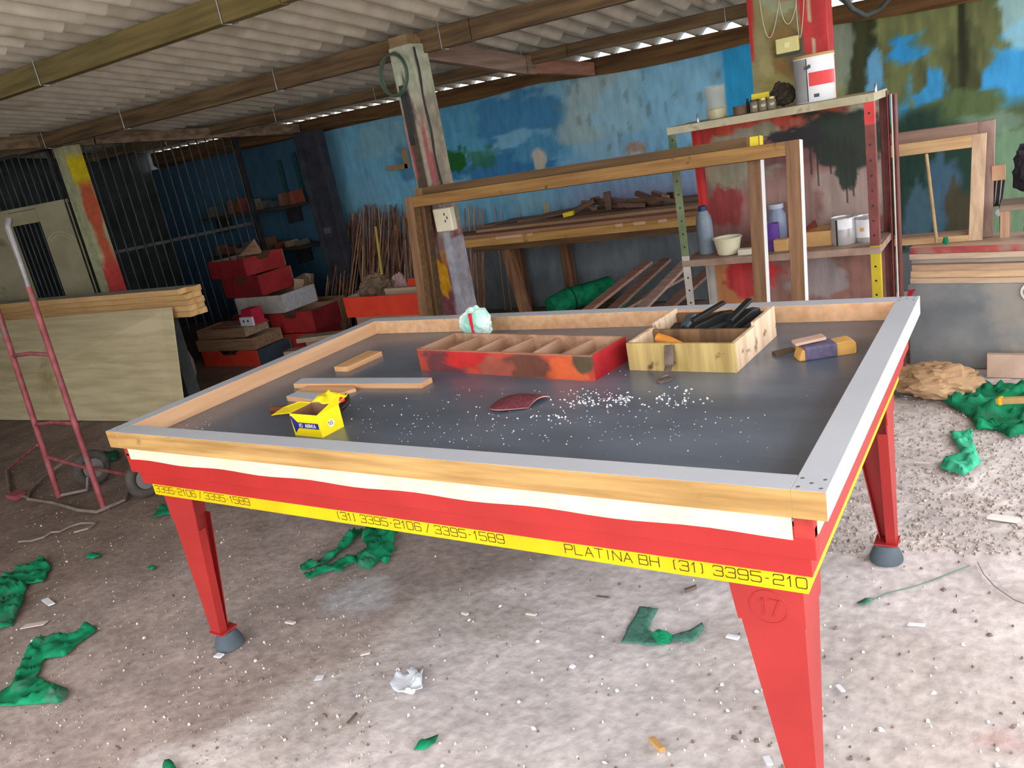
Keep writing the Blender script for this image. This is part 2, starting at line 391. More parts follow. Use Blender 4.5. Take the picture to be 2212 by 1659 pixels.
# sagging wooden wall plate on the mural wall
m = MB(); xs = np.linspace(-6.5, 2.85, 60)
vs = []; fs = []
for x in xs:
    sag = 0.045*abs(math.sin((x+1.0)*1.45))
    for y, z in ((YW-0.03, zroof(x,YW)+0.002), (YW-0.03, zroof(x,YW)-0.10-sag), (YW+.03, 1.955), (YW+0.03, zroof(x,YW)+0.002)): vs.append((x, y, z))
for i in range(len(xs)-1):
    for k in range(4): fs.append((i*4+k, i*4+(k+1)%4, (i+1)*4+(k+1)%4, (i+1)*4+k))
fs += [(3,2,1,0), tuple((len(xs)-1)*4+k for k in range(4))]
m.add(vs, fs); o = m.build('trim_1', wood('wall_plate', (84,60,36), (116,88,54), 'x', 2.0, rough=0.9)); struct(o)

# ------------------------------------------------------------------ pool table under construction
LX, WY, HT = 2.30, 1.3674, 0.89
ZB = 0.8315                                     # top of the slate bed = underside of the loose rail frame
tb = thing('pool_table', 'red pool table on tapered legs with yellow printed band, in the middle of the floor', 'table', (LX/2, WY/2, 0))
m = MB(); m.box((0.05,0.05,ZB-0.03),(LX-0.05,WY-0.05,ZB)); m.build('slate_bed', slate, tb, bevel=0.002)
tb.children[-1]['label'] = 'dark grey slate bed'
def ring(x0, y0, x1, y1, z0, z1, t):
    m = MB(); m.box((x0,y0,z0),(x1,y0+t,z1)); m.box((x0,y1-t,z0),(x1,y1,z1)); m.box((x0,y0+t,z0),(x0+t,y1-t,z1)); m.box((x1-t,y0+t,z0),(x1,y1-t,z1)); return m
XR = 2.268
ap = ring(0.020,0.030,XR,WY-0.03,0.728,ZB-0.034,0.02).build('apron', red, tb, bevel=0.002)
ring(0.038,0.046,XR-.014,WY-0.046,0.680,0.728,0.02).build('lower_apron', red, tb, bevel=0.002)
yb = ring(0.060,0.062,XR-.028,WY-0.062,0.630,0.680,0.02).build('printed_band', yellow, tb, bevel=0.0015)
yb['label'] = 'yellow band printed with black telephone numbers'
# cream strip glued on the apron (its lower edge wavers)
m = MB(); pts = []; n = 40
xa, xb = 0.046, XR-.04
for i in range(n+1):
    x = xa+(xb-xa)*i/n; pts.append((x, 0.0275, 0.778-0.006*i/n+0.003*math.sin(i*0.9)))
poly = [(xb,0.0275,ZB-0.001),(xa,0.0275,ZB-0.001)] + pts
m.prism(poly, (0,0.003,0)); cs = m.build('cream_strip', cream, tb); cs['label'] = 'cream strip above the red apron'
for xx in ((XR-.0275,XR+.002),(0.018,0.03)): MB().box((xx[0],0.05,0.775),(xx[1],WY-0.04,ZB-0.001)).build('cream_strip', cream, tb)
for p, q in (((XR-.036,0.026,0.776),(XR,0.05,ZB-0.004)), ((0.02,0.03,0.79),(0.045,0.05,ZB-.002))): MB().box(p, q).build('corner_block', mat('worn_red', (150,44,40), (190,60,52), rough=.6, scale=20), tb)
def leg(cx, cy, sx, sy, name_label=None):
    """folded sheet-metal leg: two tapering plates meeting at the outer corner"""
    def P(a, b, z): return (cx+sx*a, cy+sy*b, z)
    m = MB(); T = 0.004; zt, zb = 0.632, 0.072
    def plate(axis):
        w = lambda z: 0.054+(0.146-0.054)*(z-zb)/(zt-zb)
        Q = (lambda a, z, d: P(a, d, z)) if axis == 0 else (lambda a, z, d: P(d, a, z))
        a0 = T if axis else 0.0
        m.prism([Q(a0,zb,0), Q(w(zb),zb,0), Q(w(zt),zt,0), Q(a0,zt,0)], Vector(Q(0,0,T))-Vector(Q(0,0,0)))
        zc = 0.535
        c0 = .0006 if axis else -.003
        m.prism([Q(c0,zc,-.003), Q(w(zc)+.006,zc,-.003), Q(w(zt)+.004,zt,-.003), Q(c0,zt,-.003)], Vector(Q(0,0,0.0035))-Vector(Q(0,0,0)))
        zf = 0.50; fl = 0.026       # inward flange along the slanted edge
        m.prism([Q(w(zb)-T,zb,T), Q(w(zf)-T,zf,T), Q(w(zf)-T,zf,T+fl), Q(w(zb)-T,zb,T+fl)], Vector(Q(T,0,0))-Vector(Q(0,0,0)))
    plate(0); plate(1)
    m.box(P(-0.006,-0.006,zb-.006), P(0.066,0.066,zb))
    lg = m.build('leg', redleg, tb)
    m = MB(); c = P(0.034,0.034,0)
    m.lathe([(0.053,0.0),(0.053,0.010),(0.048,0.024),(0.036,0.052),(0.034,0.062),(0.02,0.0665)], c, 28); m.build('rubber_foot', rubber, lg, smooth=True)
    return lg
leg(0.100,0.072,1,1); lr = leg(2.222,0.080,-1,1); leg(0.100,WY-0.072,1,-1); leg(2.222,WY-0.072,-1,-1)
# embossed number in a ring on the near right leg
m = MB(); cc = (2.152,0.0768,0.575); R_ = 0.039
m.tube([(cc[0]+R_*math.cos(a), cc[1], cc[2]+R_*math.sin(a)) for a in np.linspace(0,2*math.pi,40,endpoint=False)], 0.0016, 6, closed=True)

# stroke lettering -------------------------------------------------
GL = {
'0':[[(.12,0),(.88,0),(1,.15),(1,.85),(.88,1),(.12,1),(0,.85),(0,.15),(.12,0)]],
'1':[[(.15,.72),(.55,1),(.55,0)]],
'2':[[(0,.8),(.1,1),(.9,1),(1,.88),(1,.62),(.9,.5),(.1,.5),(0,.38),(0,0),(1,0)]],
'3':[[(0,.85),(.1,1),(.9,1),(1,.88),(1,.62),(.9,.52),(.3,.52)],[(.9,.52),(1,.42),(1,.12),(.9,0),(.1,0),(0,.15)]],
'5':[[(1,1),(0,1),(0,.58),(.85,.58),(1,.46),(1,.12),(.88,0),(.1,0),(0,.12)]],
'6':[[(1,.85),(.9,1),(.12,1),(0,.85),(0,.12),(.12,0),(.88,0),(1,.12),(1,.42),(.88,.55),(0,.55)]],
'8':[[(.1,.52),(0,.62),(0,.88),(.1,1),(.9,1),(1,.88),(1,.62),(.9,.52),(.1,.52),(0,.42),(0,.12),(.1,0),(.9,0),(1,.12),(1,.42),(.9,.52)]],
'9':[[(0,.12),(.1,0),(.88,0),(1,.12),(1,.88),(.88,1),(.12,1),(0,.88),(0,.58),(.12,.46),(1,.46)]],
'7':[[(0,1),(1,1),(.45,0)]],
'(':[[(.7,1),(.5,.9),(.5,.1),(.7,0)]], ')':[[(.3,1),(.5,.9),(.5,.1),(.3,0)]],
'/':[[(.05,-.05),(.95,1.05)]], '-':[[(.3,.48),(.7,.48)]],
'P':[[(0,0),(0,1),(.88,1),(1,.88),(1,.58),(.88,.45),(0,.45)]], 'L':[[(0,1),(0,0),(.9,0)]],
'A':[[(0,0),(.5,1),(1,0)],[(.22,.35),(.78,.35)]], 'T':[[(0,1),(1,1)],[(.5,1),(.5,0)]], 'I':[[(.5,0),(.5,1)]],
'N':[[(0,0),(0,1),(1,0),(1,1)]], 'B':[[(0,0),(0,1),(.85,1),(.95,.9),(.95,.62),(.85,.52),(0,.52)],[(.85,.52),(1,.42),(1,.1),(.88,0),(0,0)]],
'H':[[(0,0),(0,1)],[(1,0),(1,1)],[(0,.5),(1,.5)]], 'E':[[(1,0),(0,0),(0,1),(1,1)],[(0,.5),(.8,.5)]],
'R':[[(0,0),(0,1),(.88,1),(1,.88),(1,.6),(.88,.48),(0,.48)],[(.5,.48),(1,0)]],
'O':[[(.12,0),(.88,0),(1,.15),(1,.85),(.88,1),(.12,1),(0,.85),(0,.15),(.12,0)]],
'W':[[(0,1),(.25,0),(.5,.8),(.75,0),(1,1)]], 'V':[[(0,1),(.5,0),(1,1)]],
'c':[[(.3,.1),(.1,0),(0,.15),(0,.85),(.1,1),(.3,.9)]], ' ':[]}
def letters(mb, text, O, u, v, w, h, gap, th, clip=None, widths=None):
    O = Vector(O); u = Vector(u).normalized(); v = Vector(v).normalized(); n = u.cross(v)
    x = 0.0
    for ch in text:
        cw = w
        if ch in '()/-I1': cw = w*0.62
        if ch == ' ': x += w*0.55; continue
        for pl in GL.get(ch, []):
            for a, b in zip(pl[:-1], pl[1:]):
                ax, bx = x+a[0]*cw, x+b[0]*cw
                if clip is not None and max(ax, bx) > clip: continue
                p = O+u*ax+v*a[1]*h; q = O+u*bx+v*b[1]*h
                d = (q-p).normalized(); s_ = n.cross(d)*th/2; e = d*th/2
                mb.add([p-e-s_+n*.0004, q+e-s_+n*.0004, q+e+s_+n*.0004, p-e+s_+n*.0004,
                        p-e-s_, q+e-s_, q+e+s_, p-e+s_], [(0,1,2,3),(7,6,5,4),(0,4,5,1),(1,5,6,2),(2,6,7,3),(3,7,4,0)])
        x += cw+gap
    return x
m.tube([(2.133,.0768,.588),(2.142,.0768,.596),(2.142,.0768,.554)], .0026, 6); m.tube([(2.153,.0768,.594),(2.175,.0768,.594),(2.161,.0768,.554)], .0026, 6)
m.build('embossed_number', redleg, lr, smooth=False)
FY = 0.0615
def yx(px, py): return at(px, py, y=FY).x
def band_text(text, px0, py0, px1, py1, clip=None):
    a = at(px0, py0, y=FY); b = at(px1, py1, y=FY)
    t_ = MB(); L0 = letters(t_, text, (0,0,0), (1,0,0), (0,0,1), 1, 1, 0.28, 0.01)
    k = (b.x-a.x)/L0*1.0
    x = 0.0
    for wd in text.split(' '):
        mm = MB()
        dx = letters(mm, wd, (a.x+x, FY, 0.6425), (1,0,0), (0,0,1), k, 0.0235, k*0.28, 0.0017, clip=None if clip is None else clip-x)
        if mm.v: mm.build('lettering', ink, yb)['label'] = 'black outline lettering'
        x += dx+k*.55
band_text('3395-2106 / 3395-1589', 336, 1055, 541, 1084)
band_text('(31) 3395-2106 / 3395-1589', 728, 1118, 1094, 1172)
a = at(1222, 1195, y=FY); e = at(1738, 1280, y=FY)
band_text('PLATINA BH  (31) 3395-2106', 1222, 1195, 1782, 1290, clip=e.x-a.x+0.006)

# rail frame lying loose on the bed ------------------------------------------
def rail_frame(name, label, L, Wd, th, mw, mats, loc=(0,0,0), nails=True, group=None):
    t = thing(name, label, 'frame', loc, 0, group)
    wood_end, lamm, inner, outer = mats
    # side rails run through, long rails between them; faces: bottom, top, -y, +x, +y, -x
    for x0, f_ in ((0, (1,0,2,3,2,0)), (L-mw, (1,0,2,0,2,3))):
        m = MB(); m.box((x0,0,0),(x0+mw,Wd,th), f_); m.build('side_rail', [lamm, wood_end, wood_end, inner], t, bevel=0.0012, local=True)
    m = MB(); m.box((mw,0,0),(L-mw,mw,th), (1,0,2,3,3,3)); m.build('long_rail', [lamm, wood_end, outer, inner], t, bevel=0.0012, local=True)
    m = MB(); m.box((mw,Wd-mw,0),(L-mw,Wd,th), (1,0,3,3,2,3)); m.build('long_rail', [lamm, wood_end, outer, inner], t, bevel=0.0012, local=True)
    if nails:
        for cx, cy in ((L-mw/2, mw/2), (mw/2, mw/2), (L-mw/2, Wd-mw/2), (mw/2, Wd-mw/2)):
            m = MB()
            for dx, dy in ((-.02,-.018),(.02,-.018),(-.02,.018),(.02,.018),(0,0)):
                m.lathe([(0.0035,0),(0.0035,0.0008),(0.002,0.0012)], (cx+dx, cy+dy, th), 10)
            m.build('nail_heads', steel, t, local=True)
    return t
rf = rail_frame('rail_frame', 'grey-laminated wooden rail frame lying on top of the pool table', LX, WY, HT-ZB, 0.0625, (pinek, lam, piney, pinek), (0,0,ZB))

# ------------------------------------------------------------------ things on the slate bed
zb = ZB
def bed(px, py, dz=0.0): return at(px, py, z=ZB+dz)
# red divided tray
def tray():
    a = bed(910, 800); b = bed(1284, 824); L = 0.745; Wd = 0.205; h = 0.082; T = 0.009
    rot = math.atan2(b.y-a.y, b.x-a.x)
    t = thing('divided_tray', 'long red paint-stained wooden tray with six empty compartments on the slate bed', 'tray', a, rot)
    rw = wood('raw_tray_wood', (150,112,88), (186,148,122), 'y', 2.0)
    L = (b-a).length
    pm = paintmat('tray_paint', rough=.6, noise=.15, scale=18)
    m = grid_box((0,0,0),(L,T,h), 0.006); fp = m.build('front_panel', pm, t, local=True)
    def fn(P):
        me = fp.data; n = len(me.vertices); co = np.empty(n*3); me.vertices.foreach_get('co', co); co = co.reshape(-1,3)
        P2 = np.stack([co[:,0]/L, co[:,2]/h], 1); nn = fbm(np.stack([co[:,0]*14, co[:,2]*14, co[:,1]], 1))[:,None]
        c = np.array((176,70,54.0))*(0.85+0.3*nn) + 0*P
        c = blob(c, P2, (0.16,0.35), 0.13, 0.6, (104,56,60), seed=1); c = blob(c, P2, (0.33,0.7), 0.16, 0.45, (190,44,44), seed=2)
        c = blob(c, P2, (0.66,0.45), 0.15, 0.55, (104,62,50), seed=3, wob=.25); c = blob(c, P2, (0.88,0.45), 0.1, 0.6, (204,92,52), seed=4)
        c = blob(c, P2, (0.955,0.75), 0.05, 0.45, (84,72,52), seed=5, wob=.3); c = blob(c, P2, (0.48,0.3), 0.1, 0.5, (158,82,66), seed=6)
        ed = (co[:,2] > h-0.004)[:,None]; return np.where(ed, np.array((170,120,96.0)), c)
    set_paint(fp, fn)
    rp = mat('tray_red', (150,26,36), (176,40,46), rough=.5, scale=12)
    m = MB(); m.box((L-T,T,0),(L,Wd,h), (0,1,0,0,0,1)); m.build('side_panel', [rp, rw], t, local=True)
    m = MB(); m.box((0,T,0),(T,Wd,h), (0,1,0,1,0,0)); m.build('side_panel', [rp, rw], t, local=True)
    m = MB(); m.box((T,Wd-T,0),(L-T,Wd,h), (1,1,1,1,0,1)); m.build('back_panel', [rp, rw], t, local=True)
    m = MB(); m.box((T,T,0),(L-T,Wd-T,0.006)); m.build('bottom', rw, t, local=True)
    for k in range(1, 6):
        x = L*k/6; s_ = 0.012*((k % 2)-.5)
        m = MB(); m.prism([(x-.004-s_,T,0.006),(x+.004-s_,T,0.006),(x+.004+s_,Wd-T,0.006),(x-.004+s_,Wd-T,0.006)], (0,0,h-0.014)); m.build('divider', rw, t, local=True)
tray()
# two-part wooden toolbox
def toolbox():
    a = bed(1360, 800); b = bed(1592, 806); L = (b-a).length; rot = math.atan2(b.y-a.y, b.x-a.x); D1 = 0.175; D = 0.36; h = 0.088; T = 0.012
    t = thing('tool_tray', 'worn pale wooden tool tray with two open compartments on the slate bed', 'tool tray', a, rot)
    fw = wood('tray_front_wood', (160,134,80), (196,170,110), 'z', 2.4, c3=(92,66,36), s3=22, t3=.60)
    sw = wood('tray_side_wood', (196,166,136), (226,200,172), 'z', 2.4, c3=(120,90,66), s3=18, t3=.59)
    dw = wood('tray_inner_wood', (96,72,50), (134,102,72), 'z', 2.4)
    def wall(nm, p, q, mm): m = MB(); m.box(p, q); return m.build(nm, mm, t, bevel=.001, local=True)
    wall('front_panel', (0,0,0),(L,T,h), fw)
    wall('side_panel', (0,T,0),(T,D1,h), sw); wall('side_panel', (L-T,T,0),(L,D1,h), sw)
    wall('side_panel', (0,D1,0.0),(T,D,h+.012), sw); wall('side_panel', (L-T,D1,0.0),(L,D,h+.012), sw)
    wall('divider', (T,D1-T,0),(L-T,D1,h-.006), dw); wall('back_panel', (T,D-T,0),(L-T,D,h-.004), dw)
    wall('bottom', (T,T,0),(L-T,D-T,0.006), dw)
    m = MB(); m.tube([(L*.45,D1/2,.0),(L*.45,D1/2,.001)], .001)
    return t, a, rot, L, D1, D, h
tt, ta, trot, tL, tD1, tD, th_ = toolbox()
Rz = Matrix.Rotation(trot, 3, 'Z')
def tl(x, y, z): return Vector(ta) + Rz @ Vector((x, y, z))
def along(name, label, cat, p, q, fn, group=None):
    """thing whose local x axis runs from p to q"""
    p = Vector(p); q = Vector(q); t = thing(name, label, cat, p, 0, group)
    t.rotation_mode = 'QUATERNION'; t.rotation_quaternion = (q-p).to_track_quat('X', 'Z'); fn(t, (q-p).length); return t
# orange-handled chisel standing across the front compartment
def f_chisel(t, L):
    m = MB(); m.lathe([(0.010,0),(0.016,0.006),(0.016,0.05),(0.012,0.085),(0.0085,0.105)], (0,0,0), 16, axis=(1,0,0)); m.build('handle', mat('orange_wood', (206,122,40), (226,148,64), rough=.4, scale=12), t, smooth=True, local=True)
    m = MB(); m.lathe([(0.0095,0.1),(0.0095,0.115),(0.006,0.118)], (0,0,0), 12, axis=(1,0,0)); m.box((0.115,-.006,-.0015),(L,.006,.0015)); m.build('blade', steel, t, local=True)
along('chisel', 'chisel with an orange wooden handle lying in the front compartment of the tool tray', 'chisel', tl(0.055,0.10,0.076), tl(0.21,0.07,0.040), f_chisel)
def f_stapler(t, L, col=black, metal=True):
    m = MB(); m.prism([(0,-.016,0),(L,-.013,0),(L,-.013,.03),(L*.75,-.016,.042),(0.02,-.016,.038),(0,-.016,.026)], (0,.032,0)); m.build('body', col, t, bevel=.003, local=True)
    m = MB(); m.prism([(L*.1,-.012,.046),(L*.85,-.012,.064),(L*.85,-.012,.074),(L*.1,-.012,.058)], (0,.024,0)); m.build('lever', col, t, bevel=.003, local=True)
    if metal: m = MB(); m.box((0.004,-.0185,.002),(L*.96,-.0165,.014)); m.box((L*.1,.0165,.004),(L*.9,.018,.012)); m.build('magazine', steel, t, local=True)
grt = 'black staple guns in the tool tray'
along('staple_gun', 'black staple gun with a bright metal edge, in the middle of the tool tray', 'staple gun', tl(0.13,0.19,0.046), tl(0.235,0.31,0.072), f_stapler, grt)
along('staple_gun', 'black staple gun lying against the right wall of the tool tray', 'staple gun', tl(0.255,0.19,0.045), tl(0.30,0.335,0.075), f_stapler, grt)
along('staple_gun', 'dull black staple gun at the back of the tool tray, laid across the others', 'staple gun', tl(0.075,0.315,0.012), tl(0.115,0.205,0.03), lambda t, L: f_stapler(t, L, black, False), grt)
def f_grip(t, L):
    m = MB(); m.tube([(0,0,0),(L*.3,0,.004),(L*.75,0,.003),(L,0,0)], [.013,.017,.017,.013], 14); m.build('handle', mat('slate_blue_grip', (58,66,76), (74,82,92), rough=.4, scale=10), t, smooth=True, local=True)
    m = MB(); m.tube([(0.002,0,0),(-.02,0,-.006)], [.011,.008], 12); m.build('tip', black, t, smooth=True, local=True)
along('punch_tool', 'blue-grey cylindrical tool handle left of the staple guns in the tool tray', 'tool', tl(0.105,0.20,0.075), tl(0.10,0.285,0.09), f_grip)
along('file', 'dark flat file lying along the left wall of the tool tray', 'file', tl(0.05,0.20,0.03), tl(0.045,0.33,0.05), lambda t, L: MB().box((0,-.022,0),(L,.03,.008)).build('blade', darksteel, t, local=True))
# old scraper leaning on the front of the tool tray
def scraper():
    t = thing('bottle_opener', 'rusty flat metal scraper leaning against the front of the tool tray', 'scraper', tl(0.14,-.03,0))
    a = tl(0.145,-.004,.084); b = tl(0.15,-.030,0.03); c = tl(0.155,-.075,.003)
    rs = mat('rusty_metal', (92,78,70), (128,112,104), rough=.55, scale=24, metal=.3)
    m = MB(); m.beam(a, b, .030, .006, up=(0,-1,.5)); m.build('plate', rs, t, bevel=.002)
    m = MB(); m.beam(b, (b+c)/2, .022, .005, up=(0,-1,.5)); k = [Vector((c.x+.019*math.cos(w), c.y+.03*math.sin(w), c.z)) for w in np.linspace(0,2*math.pi,20,endpoint=False)]
    m.tube(k, .0045, 6, closed=True); m.build('hook_end', rs, t)
    t.name = 'scraper'
scraper()
# sanding block at the right
def f_block(t, L):
    tanw = mat('tan_wood', (190,140,70), (208,160,88), rough=.6, scale=10)
    m = MB(); m.prism([(0,-.03,0),(L*.96,-.03,0),(L,-.02,.004),(L,-.02,.03),(L*.93,-.03,.04),(0.01,-.03,.034)], (0,.06,0)); m.build('block', tanw, t, bevel=.006, local=True)
    m = MB(); m.box((L*.10,-.032,-.0),(L*.66,.032,.0405)); m.build('sandpaper_wrap', mat('violet_paper', (84,78,104), (102,94,118), rough=.9, scale=60), t, bevel=.006, local=True)
    m = MB(); m.beam((0.0,.012,.046),(L*.52,.012,.052), .04, .008); m.build('scrap', mat('pinkish_wood', (186,150,134), (204,170,152), rough=.7, scale=10), t, local=True)
along('sanding_block', 'wooden sanding block wrapped in violet paper, right of the tool tray', 'sanding block', bed(1714,784)+V(0,.03,0), bed(1842,764)+V(0,.03,0), f_block)
along('wood_sliver', 'thin dark sliver of wood between tool tray and sanding block', 'wood scrap', bed(1672,768)+V(0,0,.004), bed(1715,758)+V(0,0,.004), lambda t, L: MB().box((0,-.012,-.004),(L,.012,.006)).build('piece', mat('dark_wood', (74,58,46), (96,78,64)), t, local=True))
# maroon sandpaper piece, curled
m = MB(); a = bed(1066,880); n = 10; vs = []; fs = []
for i in range(n+1):
    for j in range(n+1):
        u, v = i/n, j/n; x = a.x+0.125*u+0.02*v-0.01*math.sin(u*3); y = a.y-0.02+0.11*v+0.02*u*(1-v)-0.03*math.sin(u*math.pi)*(1-v)
        z = ZB+0.001+0.016*(1-(2*v-1)**2)*(0.5+0.5*math.sin(u*2.2+.4))+0.006*u*(1-u)*4
        vs.append((x,y,z))
for i in range(n):
    for j in range(n): k = i*(n+1)+j; fs.append((k,k+n+1,k+n+2,k+1))
m.add(vs, fs); o = m.build('sandpaper', [mat('maroon_grit', (92,40,48), (112,56,62), rough=.9, scale=120), mat('pink_paper', (196,150,146))], base=a, smooth=True)
s_ = o.modifiers.new('s','SOLIDIFY'); s_.thickness = .004; s_.offset = 1; s_.material_offset_rim = 1
tag(o, 'curled piece of maroon sandpaper among the white crumbs on the slate bed', 'sandpaper')
# wood strips at the left of the bed
def strip(name, label, poly_px, h, mats_, z0=0.0, cat='wood strip'):
    pts = [at(px, py, z=ZB+z0) for px, py in poly_px]
    m = MB(); m.prism(pts, (0,0,h)); n = len(pts)
    m.m = [1, 0] + [1]*n
    return tag(m.build(name, mats_, base=pts[0], bevel=.0008), label, cat)
rawp = wood('raw_strip', (204,150,106), (222,176,132), 'x', 2.2)
rawpy = wood('raw_strip_y', (200,146,100), (220,172,126), 'y', 2.2)
strip('laminated_strip', 'long grey-topped wooden strip lying left of the red divided tray', [(636,839),(912,839),(935,826),(655,826)], .018, [lam, rawp])
strip('wood_offcut', 'short bare wooden offcut lying alone near the left rail of the frame', [(724,803),(753,803),(827,769),(797,767)], .020, [rawpy, rawpy])
strip('wood_offcut', 'bare wooden offcut lying flat in front of the long grey-topped strip', [(640,852),(712,863),(770,846),(762,838),(668,838)], .012, [rawp, rawp])
strip('laminated_offcut', 'grey-topped wooden offcut lying behind the yellow carton', [(621,866),(715,879),(726,862),(645,855)], .018, [lam, rawp])
# hammer behind the yellow box
def hammer():
    t = thing('hammer', 'claw hammer with a dark head lying behind the yellow carton', 'hammer', bed(735,900))
    hw = wood('hammer_handle', (90,46,26), (122,66,36), 'x', 3)
    a = bed(590,893)+V(0,.0,.013); b = bed(738,893)+V(0,0,.016)
    m = MB(); m.tube([a, a.lerp(b,.3), a.lerp(b,.7), b], [.013,.014,.010,.009], 12); m.build('handle', hw, t, smooth=True)
    dm = mat('dark_bronze', (52,40,38), (80,64,60), rough=.35, metal=.5)
    c0 = bed(727,906)+V(0,0,.016); c1 = bed(745,886)+V(0,0,.018); d = (c1-c0)
    m = MB(); m.tube([c0, c0+d*.25, c0+d*.3, c0+d*.5], [.0165,.0165,.011,.012], 14)
    p = [c0+d*.5, c0+d*.85+V(.006,0,.004), c0+d*1.15+V(.012,.0,.012), c0+d*1.35+V(.008,0,.028)]
    m.tube(p, [.012,.011,.008,.004], 10); m.tube([q+V(.012,-.004,0)*k for q, k in zip(p, (0,.4,1,1.3))], [.011,.010,.007,.003], 10)
    m.build('head', dm, t, smooth=True)
hammer()
# yellow carton
def carton():
    a = bed(638,940); b = bed(697,946); L = 0.118; D = 0.09; h = 0.072; T = .0012
    rot = math.atan2(b.y-a.y, b.x-a.x)
    t = thing('yellow_carton', 'open bright yellow carton with a blue label, near the front rail', 'carton', a, rot)
    L = (b-a).length
    yo = mat('yellow_card', (250,224,20), (255,232,40), rough=.45, scale=6); br = mat('brown_card', (120,84,66), (138,100,80), rough=.9, scale=10)
    yc = [yo, br]
    def wall(nm, p, q, f_): m = MB(); m.box(p, q, f_); return m.build(nm, yc, t, local=True)
    fr = wall('front_panel', (0,0,0),(L,T,h), (0,1,0,0,1,0)); wall('back_panel', (0,D-T,0),(L,D,h), (0,1,1,0,0,0))
    wall('side_panel', (0,T,0),(T,D-T,h), (0,1,0,1,0,0)); sd = wall('side_panel', (L-T,T,0),(L,D-T,h), (0,1,0,0,0,1)); wall('bottom', (T,T,0),(L-T,D-T,T), (1,1,1,1,1,1))
    m = MB(); m.prism([(0,T,h),(0,D,h),(-.05,D-.005,h+.003),(-.105,D-.03,h-.010),(-.108,.012,h-.018),(-.055,.0,h-.006)], (0,0,.0015)); m.build('flap', yo, t, local=True)
    m = MB(); m.prism([(L,T,h),(L,D,h),(L+.012,D+.006,h+.036),(L+.006,.045,h+.016)], (-.0015,0,0)); m.build('flap', yo, t, local=True)
    # crumpled back flap
    vs = []; fs = []; n = 8
    for i in range(n+1):
        for j in range(n+1):
            u, v = i/n, j/n; vs.append((L*(.05+.95*u)+.01*math.sin(v*4), D-.004+.05*v+.008*math.sin(u*9), h+.004+.032*v*(1-.45*v)+.010*math.sin(u*7+v*5)*v))
    for i in range(n):
        for j in range(n): k = i*(n+1)+j; fs.append((k,k+n+1,k+n+2,k+1))
    m = MB(); m.add(vs, fs); f_ = m.build('flap', yo, t, local=True, smooth=True); q = f_.modifiers.new('s','SOLIDIFY'); q.thickness = .0014
    m = MB(); m.lathe([(.010,0),(.012,.006),(.010,.012),(.001,.014)], (L*.98,D+.016,h+.004), 14); m.build('red_corner', mat('red_print', (214,36,50)), t, local=True, smooth=True)
    bl = mat('blue_print', (44,44,130), (50,50,140), rough=.5); wh = mat('white_print', (226,226,236))
    m = MB(); m.prism([(.0,-.0004,h*.86),(.004,-.0004,h*.9),(L*.22,-.0004,h*.62),(L*.22,-.0004,h*.36),(.008,-.0004,h*.12)], (0,.0004,0)); m.box((L*.2,-.0004,h*.36),(L*.96,0,h*.62)); m.build('printed_label', bl, t, local=True)
    m = MB(); letters(m, 'IOMARNIA', (L*.25,-.0006,h*.42), (1,0,0), (0,0,1), L*.062, h*.14, L*.022, .0022); m.build('lettering', wh, t, local=True)
    m = MB(); m.lathe([(.012,0),(.012,.0005)], (L,D*.5,h*.42), 18, axis=(1,0,0)); m.build('round_sticker', mat('white_sticker', (240,240,225)), t, local=True)
    m = MB(); letters(m, '16', (L+.0006,D*.38,h*.36), (0,1,0), (0,0,1), .008, .011, .003, .0016); m.build('lettering', ink, t, local=True)
carton()
# crumpled plastic bag
def crumple(name, label, cat, ctr, rx, ry, rz, material, seed, sub=4, amp=.45, fr=2.4):
    bm = bmesh.new(); bmesh.ops.create_icosphere(bm, subdivisions=sub, radius=1.0)
    P = np.array([v.co for v in bm.verts]); n = fbm(P*fr+seed*5.7, 4)-.5; r = 1+amp*2*n+amp*np.abs(fbm(P*fr*2.3+seed, 3)-.5)*1.6
    Q = P*r[:,None]*np.array((rx,ry,rz)); Q[:,2] -= Q[:,2].min(); 
    for v, q in zip(bm.verts, Q): v.co = q
    me = bpy.data.meshes.new(name); bm.to_mesh(me); bm.free(); me.materials.append(material)
    o = bpy.data.objects.new(name, me); COL.objects.link(o); o.location = ctr
    return tag(o, label, cat) if label else o
bagm = mat('mint_plastic', (150,214,196), (232,246,240), rough=.25, scale=14, lo=.4, hi=.6)
bg_t = thing('plastic_bag', 'small crumpled mint and white plastic bag behind the divided tray', 'plastic bag', bed(1029,737)+V(0,0.02,0))
o = crumple('bag_body', None, None, (0,0,0), .072, .03, .060, bagm, 3, amp=.28); o.parent = bg_t
m = MB(); m.box((-.006,-.0335,.07),(.008,-.028,.118)); m.box((-.004,-.0335,.03),(.006,-.026,.07)); o = m.build('red_tab', mat('red_print', (214,36,50)), bg_t, local=True)
